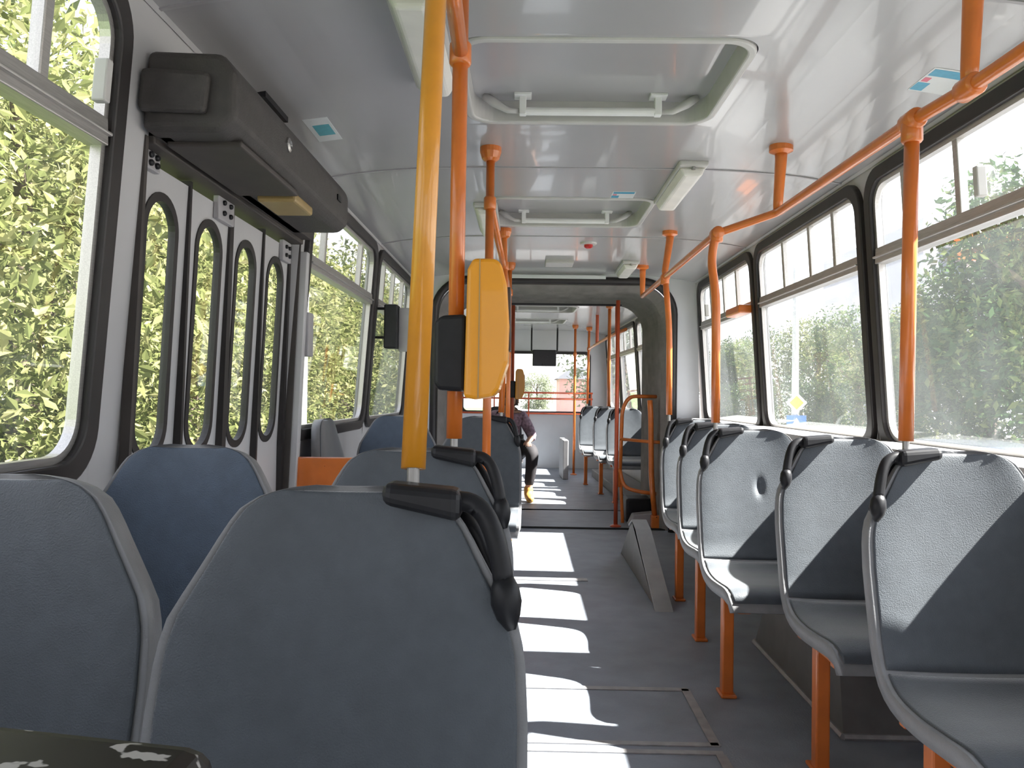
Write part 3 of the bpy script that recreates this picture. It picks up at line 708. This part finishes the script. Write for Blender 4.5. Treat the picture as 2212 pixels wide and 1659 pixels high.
sticker(-.775, -.690, 2.66, 2.89, 'white and teal sticker on the ceiling above the door side', 0)
sticker(1.14, 1.25, 2.22, 2.38, 'blue and white sticker on the ceiling beside the right handrail', 1)
sticker(.40, .51, 3.70, 3.82, 'small blue and white sticker on the ceiling before the far hatch', 1)
t_ = thing('indicator_lamp', 'small red indicator lamp on the ceiling past the far hatch', 'lamp', (.385, 4.95, 2.02))
bm = NB(); lathe(bm, [(.055, .002), (.05, -.01), (.03, -.012)], (.385, 4.95, 2.019)); obj('base', bm, M['lampb'], t_)
bm = NB(); lathe(bm, [(.028, 0), (.026, -.016), (.012, -.024)], (.385, 4.95, 2.008)); obj('lens', bm, M['redlens'], t_)
tag(obj('ceiling_plate', B((.13, 5.55, 1.99), (.33, 5.72, 2.03)), M['lampb'], bevel=.006), 'pale rectangular plate on the ceiling near the passage', 'plate')
tag(obj('name_plate', B((-.15, 6.17, 1.975), (.62, 6.205, 2.005)), M['cardw'], bevel=.003), 'long pale plate above the passage opening', 'plate')

# wall mounted things on the left
t_ = thing('information_monitor', 'black monitor on a window bracket seen edge-on at the left', 'monitor', (-.82, 4.75, 1.3))
obj('casing', B((-.855, 4.70, 1.325), (-.775, 4.82, 1.59)), M['black'], t_, bevel=.008)
obj('back_plate', B((-.775, 4.76, 1.31), (-.655, 4.80, 1.575)), M['greyp'], t_, bevel=.005)
bm = NB(); box(bm, (-.935, 4.745, 1.385), (-.85, 4.765, 1.400)); box(bm, (-.935, 4.745, 1.56), (-.85, 4.765, 1.575)); obj('bracket_arm', bm, M['black'], t_)
tag(obj('wall_box', B((-.93, 3.185, 1.20), (-.885, 3.26, 1.38)), M['greyp'], bevel=.005), 'small grey box on the pillar just past the door', 'box')

# ------------------------------------------------------------------ bellows and the passage
bm = NB(); loops = []
NL = 15
for k in range(NL):
    y = 6.26 + k * .075; ins = (.0, .045)[k % 2] if 0 < k < NL - 1 else .0
    base = rrect(OX0 + .02 + ins, OX1 - .02 - ins, -.5, OZ - .02 - ins, .26, 10)
    shift = -.035 * max(0, y - 6.7)
    loops.append([bm.verts.new((p[0] + shift, y, max(-.03, p[1]))) for p in base])
for a, b in zip(loops, loops[1:]):
    for i in range(len(a)):
        j = (i + 1) % len(a)
        if a[i].co.z < 0 and a[j].co.z < 0: continue
        bm.faces.new((a[i], a[j], b[j], b[i]))
o = struct('wall_bellows', bm, M['bellows'], 'dark grey folded rubber bellows lining the passage'); so = o.modifiers.new('solid', 'SOLIDIFY'); so.thickness = .02; so.offset = 0
bm = NB()
pts = [(OX1, 6.2, .0)] + [(p[0], 6.2, p[1]) for p in rrect(OX0, OX1, -.6, OZ, .26, 10) if p[2] in (0, 1)] + [(OX0, 6.2, 0)]
tube(bm, pts, .03, n=10)
struct('trim_6', bm, M['rubber'], 'black rubber seal around the passage opening', smooth=True)
bm = NB()
p_ = rrect(OX0 + .02, OX1 - .02, -.6, OZ - .05, .25, 10)
tube(bm, [(OX1 - .04, 7.24, 0)] + [(p[0] - .02, 7.24, p[1]) for p in p_ if p[2] in (0, 1)] + [(OX0, 7.24, 0)], .03, n=10)
struct('trim_8', bm, M['rubber'], 'black rubber seal at the far end of the bellows', smooth=True)
bm = NB(); box(bm, (-.75, 6.30, -.04), (1.18, 7.35, .0)); struct('floor_passage', bm, M['floor'], 'dark floor plate of the passage between the cars')
# railing on the right at the passage
t_ = thing('railing', 'orange bent-tube railing on the right of the passage', 'railing', (.95, 6.45, 0))
obj('loop', TU(fillet([(.80, 6.62, .30), (.815, 6.62, .95), (.87, 6.62, 1.06), (1.12, 6.62, 1.06)], .1, 6) , .016), M['orange'], t_, smooth=True)
obj('lower_bar', TU(fillet([(.80, 6.62, .45), (.83, 6.60, .30), (.95, 6.55, .27), (1.14, 6.55, .25)], .1, 6), .016), M['orange'], t_, smooth=True)
obj('middle_bar', TU([(.803, 6.62, .70), (1.02, 6.45, .69), (1.10, 6.40, .69)], .014), M['orange'], t_, smooth=True)
obj('post', TU(fillet([(1.01, 6.40, 1.03), (1.02, 6.40, .9), (1.03, 6.40, .4), (1.06, 6.40, .09)], .1, 5), .022, radii=None), M['orange'], t_, smooth=True)
obj('foot', B((1.03, 6.36, .0), (1.10, 6.43, .10)), M['orange'], t_, bevel=.006)
obj('leg', TU([(.81, 6.62, .32), (.83, 6.63, .0)], .014), M['orange'], t_)
tag(obj('joint_cover', prism(NB(), [(.86, .0), (1.08, .0), (1.08, .11), (.90, .09)], 'Y', 6.46, 6.60), M['greyp'], bevel=.01), 'pale grey cover on the floor under the railing', 'cover')
tag(obj('joint_box', B((.86, 6.64, .0), (1.08, 6.90, .20)), M['black'], bevel=.02), 'black box on the floor behind the railing', 'box')

# ------------------------------------------------------------------ the trailer, turned slightly about the joint
T = Matrix.Translation((XC, 6.7, 0)) @ Matrix.Rotation(R(2.0), 4, 'Z') @ Matrix.Translation((-XC, -6.7, 0))
TY0, TY1 = 7.3, 11.55
TRB = [(7.55, 8.95), (8.98, 10.25), (10.28, 11.4)]
make_wall('wall_trailer_left', -1, TY0, TY1, TRB, 'left side wall of the trailer')
make_wall('wall_trailer_right', 1, TY0, TY1, TRB, 'right side wall of the trailer')
for i, (a, b) in enumerate(TRB):
    q = ('first', 'second', 'third')[i]
    make_window(-1, a, b, 'left trailer window, %s past the passage' % q, M['glassL'], (.35, .7))
    make_window(1, a, b, 'right trailer window, %s past the passage' % q, M['glassR'], (.35, .7))
bm = NB(); box(bm, (XC - half(0) - .05, 7.28, -.05), (XC + half(0) + .05, TY1, 0.0)); struct('floor_trailer', bm, M['floor'], 'grey vinyl floor of the trailer, sunlit along the aisle')
make_ceiling('ceiling_trailer', TY0, TY1, [(8.4, 9.1), (9.8, 10.5)], HX0, HX1, 'glossy pale ceiling of the trailer')
make_hatch(HX0 + .015, HX1 - .015, 8.415, 9.085, 'white roof hatch in the trailer ceiling, nearest the passage')
make_hatch(HX0 + .015, HX1 - .015, 9.815, 10.485, 'white roof hatch in the trailer ceiling, nearest the rear window')
# front wall of trailer around the passage
bm = NB()
for (a, b) in (((XC - 1.19, 7.26, 0), (OX0 + .0, 7.30, 2.03)), ((OX1, 7.26, 0), (XC + 1.19, 7.30, 2.03)), ((OX0, 7.26, OZ - .02), (OX1, 7.30, 2.03))): box(bm, a, b)
struct('wall_trailer_front', bm, M['endwall'], 'front wall of the trailer around the passage')
RW = rrect(XC - .98, XC + .90, .80, 1.70, .07)
bm = NB(); holed(bm, XC - 1.19, XC + 1.19, 0, 2.03, RW, lambda x, z: Vector((x, TY1, z)), lambda x, z: Vector((x, TY1 + .05, z)))
struct('wall_trailer_rear', bm, M['endwall'], 'pale grey rear wall of the trailer below the rear window')
win_n[0] += 1
wd = thing('window_%d' % win_n[0], 'wide rear window of the trailer with bright sky outside', None, (XC, TY1, .8), kind='structure')
obj('rubber_seal', ring(NB(), rrect(XC - .99, XC + .91, .79, 1.71, .08), rrect(XC - .95, XC + .87, .83, 1.67, .06), lambda x, z: Vector((x, TY1 - .015, z)), lambda x, z: Vector((x, TY1 + .05, z))), M['rubber'], wd)
obj('rear_pane', slab(NB(), rrect(XC - .97, XC + .89, .81, 1.69, .07), lambda x, z: Vector((x, TY1 + .02, z)), lambda x, z: Vector((x, TY1 + .024, z))), M['glassL'], wd)
t_ = thing('window_railing', 'double orange rail across the trailer rear window', 'railing', (XC, TY1 - .12, .8))
for z in (.80, 1.015, 1.10): obj('rail', TU([(XC - 1.0, TY1 - .12, z), (XC + .93, TY1 - .12, z)], .014, n=10), M['red'], t_, smooth=True)
for x in (XC - .5, XC + .0, XC + .91):
    obj('rail_post', TU([(x, TY1 - .12, .60), (x, TY1 - .12, 1.11)], .011, n=8), M['red'], t_)
    obj('wall_clip', B((x - .02, TY1 - .13, .56), (x + .02, TY1 + .0, .61)), M['red'], t_)
t_ = thing('hanging_screen', 'black screen hanging in front of the rear window', 'screen', (XC + .1, TY1 - .4, 1.45))
obj('screen_case', B((.25, TY1 - .46, 1.475), (.585, TY1 - .36, 1.705)), M['screen'], t_, bevel=.012)
for x in (.235, .60):
    obj('hanger', TU([(x, TY1 - .41, 2.018), (x, TY1 - .41, 1.70), (x + (.03 if x < .4 else -.03), TY1 - .41, 1.66)], .012, n=8), M['black'], t_)
GT = 'seats in the trailer'
for (x, y, lb) in ((.985, 7.95, 'right trailer seat nearest the passage, behind the railing'), (.935, 8.65, 'right trailer seat in the middle of its row'), (.87, 9.55, 'right trailer seat furthest back, half hidden')):
    dup(sR, (x + .11, y, 0), label=lb, group=GT)
dup(sL, (-.20, 8.25, 0), label='left trailer seat the person sits on', group=GT)
pole('slim orange pole in the middle of the trailer, brightly sunlit', (.80, 10.6, 0), (.80, 10.6, 2.018), [1.62], M['orange'], r=.0165, pin=False, group='trailer poles')
pole('short slim orange pole by the rear window of the trailer', (.99, 10.75, .935), (1.0, 10.7, 2.0), [1.7], M['orange'], r=.0165, group='trailer poles')
pole('orange pole in the trailer beside the passage, lit on one side', (.90, 8.05, .935), (.90, 8.05, 2.01), [], M['orange'], r=.017, group='trailer poles')
pole('dark red pole in the trailer with a small validator', (-.095, 7.60, 0), (-.095, 7.60, 2.018), [], M['red'], r=.0175, pin=False, group='trailer poles')
t_ = thing('handrail', 'pale orange handrail along the right side of the trailer', 'handrail', (.9, 9, 1.7))
obj('rail', TU(fillet([(.98, 7.5, 1.70), (.99, 8.6, 1.72), (.90, 9.3, 1.66), (1.0, 10.7, 1.70)], .04, 3), .016), M['orange'], t_, smooth=True)
for (x, y, z) in ((.985, 8.1, 1.71), (.92, 9.2, 1.665)):
    obj('ceiling_stub', TU([(x, y, z), (x, y, zc(x) + .01)], .02, n=10), M['red'], t_)
validator(-.095, 7.60, 1.02, 'small distant yellow validator on the dark red trailer pole')
tag(obj('heater_box', B((.60, 9.95, 0), (.67, 10.55, .50)), M['greyp'], bevel=.01), 'grey box panel on the trailer floor before the last seat', 'box')
tag(obj('seat_podium', B((1.02, 7.6, 0), (1.38, 10.4, .10)), M['greyd'], bevel=.01), 'dark raised floor under the right trailer seats', 'podium')

# ------------------------------------------------------------------ the person
def skin(name, verts, edges, m, parent, root=0, sub=1):
    me = bpy.data.meshes.new(name); me.from_pydata([v[0] for v in verts], edges, []); me.materials.append(m)
    o = bpy.data.objects.new(name, me); COL.objects.link(o); o.parent = parent
    md = o.modifiers.new('skin', 'SKIN'); md.use_smooth_shade = True
    for i, v in enumerate(verts):
        r = v[1]; me.skin_vertices[0].data[i].radius = (r, r) if not isinstance(r, tuple) else r
        me.skin_vertices[0].data[i].use_root = (i == root)
    s_ = o.modifiers.new('sub', 'SUBSURF'); s_.levels = sub; s_.render_levels = sub
    return o
pr = thing('person', 'person in a purple plaid top, dark trousers and tan boots sitting at the trailer aisle', 'person', (-.13, 8.15, 0))
V = [((0, .02, .50), .12), ((0, .02, .64), .115), ((0, -.06, .77), .12), ((.005, -.10, .86), .09), ((.01, -.145, .915), .05), ((.018, -.19, .955), .07), ((.02, -.215, 1.03), .08), ((.02, -.21, 1.08), .055),
     ((.10, .0, .50), .09), ((.20, -.16, .52), .075), ((.25, -.28, .50), .062), ((.235, -.27, .30), .05), ((.215, -.25, .10), .038), ((.22, -.28, .045), .04), ((.235, -.42, .03), .032),
     ((-.10, 0, .50), .09), ((-.13, -.2, .52), .075), ((-.13, -.36, .50), .062), ((-.13, -.34, .28), .05), ((-.13, -.32, .10), .038), ((-.13, -.36, .045), .04), ((-.13, -.48, .03), .032),
     ((.14, -.09, .84), .055), ((.225, -.07, .70), .042), ((.25, -.12, .63), .036), ((.21, -.26, .60), .028), ((.205, -.32, .585), .026),
     ((-.14, -.09, .84), .055), ((-.21, -.07, .70), .042), ((-.20, -.20, .63), .033), ((-.13, -.29, .60), .027), ((-.115, -.34, .59), .026)]
Ed = [(0, 1), (1, 2), (2, 3), (3, 4), (4, 5), (5, 6), (6, 7), (0, 8), (8, 9), (9, 10), (10, 11), (11, 12), (12, 13), (13, 14), (0, 15), (15, 16), (16, 17), (17, 18), (18, 19), (19, 20), (20, 21),
      (2, 22), (22, 23), (23, 24), (24, 25), (25, 26), (2, 27), (27, 28), (28, 29), (29, 30), (30, 31)]
for hand, sx in ((26, 1), (31, -1)):                        # five fingers on each hand
    hx, hy, hz = V[hand][0]
    for k, (dx, ln) in enumerate(((-.022, .055), (-.008, .065), (.007, .062), (.021, .05), (-.034 * sx, .03))):
        n0 = len(V)
        if k < 4: V += [((hx + dx, hy - .03, hz - .004), .009), ((hx + dx * 1.1, hy - .03 - ln * .6, hz - .014), .0085), ((hx + dx * 1.1, hy - .03 - ln, hz - .032), .007)]
        else: V += [((hx + dx, hy - .005, hz - .004), .011), ((hx + dx * 1.2, hy - .025, hz - .010), .009), ((hx + dx * 1.25, hy - .045, hz - .02), .008)]
        Ed += [(hand, n0), (n0, n0 + 1), (n0 + 1, n0 + 2)]
body = skin('body', V, Ed, M['skin'], pr)
skin('plaid_top', [((0, .03, .50), .14), ((0, .025, .64), .128), ((0, -.06, .77), .132), ((.005, -.10, .86), .10), ((.15, -.09, .84), .075), ((.228, -.07, .70), .060), ((.255, -.12, .63), .052), ((.24, -.17, .615), .046), ((-.15, -.09, .84), .075), ((-.215, -.07, .70), .062), ((-.20, -.20, .63), .052)],
     [(0, 1), (1, 2), (2, 3), (2, 4), (4, 5), (5, 6), (6, 7), (2, 8), (8, 9), (9, 10)], M['plaid'], pr)
skin('trousers', [((0, .02, .50), .15), ((.11, .0, .50), .105), ((.20, -.16, .52), .092), ((.252, -.285, .50), .078), ((.237, -.27, .30), .064), ((.216, -.25, .14), .052), ((-.11, 0, .50), .105), ((-.13, -.2, .52), .092), ((-.13, -.365, .50), .078), ((-.13, -.34, .28), .064), ((-.13, -.32, .14), .052)],
     [(0, 1), (1, 2), (2, 3), (3, 4), (4, 5), (0, 6), (6, 7), (7, 8), (8, 9), (9, 10)], M['dark'], pr)
for (ax, ay) in ((.216, -.25), (-.13, -.32)):
    skin('boot', [((ax, ay, .17), .052), ((ax, ay, .09), .05), ((ax + .004, ay - .03, .045), .05), ((ax + .012, ay - .12, .038), .046), ((ax + .018, ay - .19, .03), .034)], [(0, 1), (1, 2), (2, 3), (3, 4)], M['boot'], pr)
skin('hair', [((.02, -.19, 1.06), .082), ((.02, -.165, 1.0), .076), ((.018, -.13, .93), .06), ((.02, -.215, 1.10), .05)], [(0, 1), (1, 2), (0, 3)], M['hair'], pr)
for s in (-1, 1):
    bm = NB(); bmesh.ops.create_uvsphere(bm, u_segments=10, v_segments=6, radius=.011, matrix=Matrix.Translation((.02 + s * .03, -.290, 1.02)))
    o = obj('eye', bm, M['cardw']); o.parent = pr; o.matrix_world = Matrix.Identity(4); o.matrix_parent_inverse = Matrix.Identity(4); o.matrix_basis = Matrix.Identity(4)
    bm = NB(); bmesh.ops.create_uvsphere(bm, u_segments=10, v_segments=6, radius=.02, matrix=Matrix.Translation((.02 + s * .083, -.205, 1.0)) @ Matrix.Diagonal((.4, .8, 1.5, 1)))
    o = obj('ear', bm, M['skin']); o.parent = pr; o.matrix_basis = Matrix.Identity(4)
bm = NB(); bmesh.ops.create_cone(bm, segments=8, radius1=.016, radius2=.006, depth=.045, cap_ends=True, matrix=Matrix.Translation((.02, -.300, .99)) @ Matrix.Rotation(R(-18), 4, 'X'))
o = obj('nose', bm, M['skin'], smooth=True); o.parent = pr; o.matrix_basis = Matrix.Identity(4)
bm = NB(); box(bm, (-.004, -.272, .948), (.044, -.255, .957)); o = obj('mouth', bm, M['cardred'], bevel=.003); o.parent = pr; o.matrix_basis = Matrix.Identity(4)

# ------------------------------------------------------------------ outside
T = Matrix.Identity(4)
GZ = -.95
struct('ground', B((-60, -30, GZ - .1), (60, 120, GZ)), M['asphalt'], 'asphalt street outside the bus')
struct('ground_verge', B((-40, -30, GZ), (-3.0, 120, GZ + .12)), M['grass'], 'green verge outside the left windows')
struct('ground_pavement', B((7.5, -30, GZ), (40, 120, GZ + .14)), M['pave'], 'pale pavement outside the right windows')
def crown_bm(rx, ry, rz, n, ls, seed):
    rnd = random.Random(seed); bm = NB(); cl = []
    for _ in range(46):
        a = rnd.uniform(0, 2 * math.pi); z = rnd.uniform(-1, 1); r_ = math.sqrt(1 - z * z) * rnd.uniform(.55, .95)
        cl.append((Vector((math.cos(a) * r_ * rx, math.sin(a) * r_ * ry, z * rnd.uniform(.6, .95) * rz)), rnd.uniform(.28, .5) * min(rx, rz)))
    for _ in range(n):
        c, cr_ = rnd.choice(cl)
        d = Vector((rnd.gauss(0, 1), rnd.gauss(0, 1), rnd.gauss(0, 1))).normalized() * cr_ * rnd.uniform(.55, 1.05)
        p = c + d; q = Matrix.Rotation(rnd.uniform(0, 6.28), 3, Vector((rnd.gauss(0, 1), rnd.gauss(0, 1), rnd.gauss(0, 1))).normalized())
        s = ls * rnd.uniform(.6, 1.4)
        bm.faces.new([bm.verts.new(p + q @ Vector(v)) for v in ((-s, 0, 0), (0, -s * .42, s * .1), (s, 0, 0), (0, s * .42, s * .1))])
    return bm
def mesh_of(bm, name, m):
    me = bpy.data.meshes.new(name); bm.to_mesh(me); bm.free(); me.materials.append(m); return me
def trunk_bm(h, r):
    bm = NB(); rnd = random.Random(int(h * 100))
    tube(bm, [(0, 0, 0), (.05, .03, h * .35), (-.04, .05, h * .7), (0, 0, h)], r, radii=[r * 1.3, r, r * .8, r * .5], n=10)
    for k in range(5):
        a = k * 1.3; z = h * (.45 + .1 * k); tube(bm, [(0, 0, z), (math.cos(a) * h * .18, math.sin(a) * h * .18, z + h * .18), (math.cos(a) * h * .3, math.sin(a) * h * .3, z + h * .28)], r * .4, radii=[r * .45, r * .3, r * .12], n=7)
    return bm
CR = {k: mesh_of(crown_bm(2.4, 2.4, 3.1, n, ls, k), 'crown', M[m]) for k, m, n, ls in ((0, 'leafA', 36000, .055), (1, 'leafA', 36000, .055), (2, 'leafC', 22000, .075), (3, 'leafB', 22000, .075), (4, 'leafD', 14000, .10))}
TRK = mesh_of(trunk_bm(4.2, .16), 'trunk', M['bark'])
def tree(x, y, k, label, group, sc=1.0, zc_=2.6):
    t = thing('tree', label, 'tree', (x, y, GZ + .08), group)
    c = bpy.data.objects.new('crown', CR[k]); COL.objects.link(c); c.parent = t; c.location = (0, 0, zc_ * sc - GZ * 0); c.scale = (sc, sc, sc); c.rotation_euler = (0, 0, random.uniform(0, 6.28))
    b = bpy.data.objects.new('trunk', TRK); COL.objects.link(b); b.parent = t; b.scale = (sc, sc, sc)
GLt = 'leafy trees close outside the left windows'
for (x, y, k, lb, sc) in ((-5.2, 5.2, 1, 'leafy tree close outside the large left window, toward the photo edge', 1.0), (-5.6, 8.6, 0, 'leafy tree seen through the right part of the large left window', 1.05),
        (-5.3, 12.2, 1, 'leafy tree behind the oval panes of the folding door', 1.0), (-5.8, 15.8, 0, 'leafy tree behind the last oval pane of the door', 1.0),
        (-5.4, 19.5, 2, 'leafy tree outside the left window just past the door', 1.0), (-5.6, 24, 0, 'leafy tree outside the left window beside the monitor', 1.05),
        (-6.2, 30, 2, 'furthest leafy tree on the left, seen past the monitor', 1.1), (-9.5, 10.5, 2, 'tree of the second row behind the folding door', 1.45), (-9.8, 17, 1, 'tree of the second row outside the window past the door', 1.4), (-9.5, 3.5, 2, 'tree of the second row outside the large left window', 1.45)):
    tree(x, y, k, lb, GLt, sc)
GRt = 'hazy trees outside the right windows'
for (x, y, k, lb, sc) in ((10.6, 15.5, 3, 'dark tree at the right edge, outside the largest right window', 1.3), (10.8, 18.5, 3, 'tall dark tree outside the middle of the largest right window', .98), (11.2, 22.5, 2, 'sunlit tree outside the far end of the largest right window', .80),
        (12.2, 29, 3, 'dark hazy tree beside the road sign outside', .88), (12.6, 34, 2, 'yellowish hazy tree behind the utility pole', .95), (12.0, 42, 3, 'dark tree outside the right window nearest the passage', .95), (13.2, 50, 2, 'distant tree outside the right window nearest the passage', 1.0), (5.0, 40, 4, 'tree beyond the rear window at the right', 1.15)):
    tree(x, y, k, lb, GRt, sc)
# utility pole with signs
t_ = thing('utility_pole', 'white utility pole with road signs outside the second right window', 'utility pole', (9.2, 27, GZ))
obj('mast', TU([(9.2, 27, GZ), (9.2, 27, 6.6)], .10, radii=[.13, .09], n=12), M['concrete'], t_, smooth=True)
bm = NB(); slab(bm, [(9.2 - .36, .95), (9.2, .59), (9.2 + .36, .95), (9.2, 1.31)], lambda u, v: Vector((u, 26.86, v)), lambda u, v: Vector((u, 26.84, v))); obj('diamond_sign', bm, M['white'], t_)
bm = NB(); slab(bm, [(9.2 - .24, .95), (9.2, .71), (9.2 + .24, .95), (9.2, 1.19)], lambda u, v: Vector((u, 26.839, v)), lambda u, v: Vector((u, 26.835, v))); obj('sign_face', bm, M['signy'], t_)
bm = NB(); slab(bm, [(9.2 - .33, -.10), (9.2 + .33, -.10), (9.2 + .33, .52), (9.2 - .33, .52)], lambda u, v: Vector((u, 26.86, v)), lambda u, v: Vector((u, 26.84, v))); obj('square_sign', bm, M['blue'], t_)
bm = NB(); slab(bm, [(9.2 - .26, .0), (9.2 + .26, .0), (9.2, .44)], lambda u, v: Vector((u, 26.839, v)), lambda u, v: Vector((u, 26.835, v))); obj('sign_face', bm, M['white'], t_)
tag(obj('lamp_mast', TU([(7.2, 30.5, GZ), (7.2, 30.5, 4.6)], .07, n=10), M['white']), 'thin white mast outside beside the window pillar nearest the passage', 'mast')
tag(obj('roadside_mast', TU([(-2.55, 9.0, GZ), (-2.55, 9.0, 3.4)], .045, n=12), M['white']), 'bright white mast outside the left window just past the door', 'mast')
# building with awning beyond the right trees
t_ = thing('apartment_building', 'grey building with an orange awning beyond the trees on the right', 'building', (27, 50, GZ))
obj('building_wall', B((22.5, 45, GZ), (34, 60, 11.5)), M['bwall'], t_)
for zz in (2.2, 5.2, 8.2):
    for xx in (23.4, 26.2, 29.0, 31.6): obj('window_opening', B((xx, 44.92, zz), (xx + 1.5, 45.05, zz + 1.6)), M['bwin'], t_)
for k in range(4): obj('awning', B((24.2, 43.6, 9.1 + k * .42), (27.2, 45.0, 9.1 + k * .42 + .41)), M['awn'] if k % 2 == 0 else M['awnw'], t_)
t_ = thing('house', 'low reddish building far behind the bus, seen through the rear window', 'building', (5, 62, GZ))
obj('building_wall', B((2.6, 60, GZ), (9, 66, 2.4)), M['brick'], t_)
obj('roof', prism(NB(), [(2.3, 2.4), (9.3, 2.4), (8.0, 3.3), (3.6, 3.3)], 'Y', 59.7, 66.3), M['bwall'], t_)
tree(1.2, 80, 4, 'small haze-toned tree far behind the bus, in the middle of the rear window', GRt, .75)
# parked cars glimpsed along the right kerb and behind
def car(x, y, m, label):
    t = thing('parked_car', label, 'car', (x, y, GZ), 'parked cars')
    P = [(-2.1, .35), (-2.15, .75), (-1.3, .88), (-.75, 1.38), (.75, 1.42), (1.45, .95), (2.1, .85), (2.1, .35)]
    obj('car_body', prism(NB(), [(y + a, GZ + b) for a, b in P], 'X', x - .82, x + .82), m, t, bevel=.08, seg=3)
    P2 = [(-1.2, .92), (-.72, 1.33), (.72, 1.36), (1.3, .95)]
    obj('side_windows', prism(NB(), [(y + a, GZ + b) for a, b in P2], 'X', x - .835, x + .835), M['bwin'], t, bevel=.02)
    for yy in (-1.3, 1.3):
        for xx in (-.75, .75):
            bm = NB(); lathe(bm, [(.12, -.1), (.31, -.1), (.32, 0), (.31, .1), (.12, .1)], (x + xx, y + yy, GZ + .32), 'X', 18); obj('wheel', bm, M['rubber'], t)
car(6.6, 11.8, M['card'], 'dark car parked outside the largest right window')
car(6.6, 17.5, M['carw'], 'white car parked outside the second right window')
car(6.6, 24.0, M['carw'], 'white car parked further along the right kerb')
car(.35, 34.0, M['carw'], 'white car following behind, seen through the rear window')
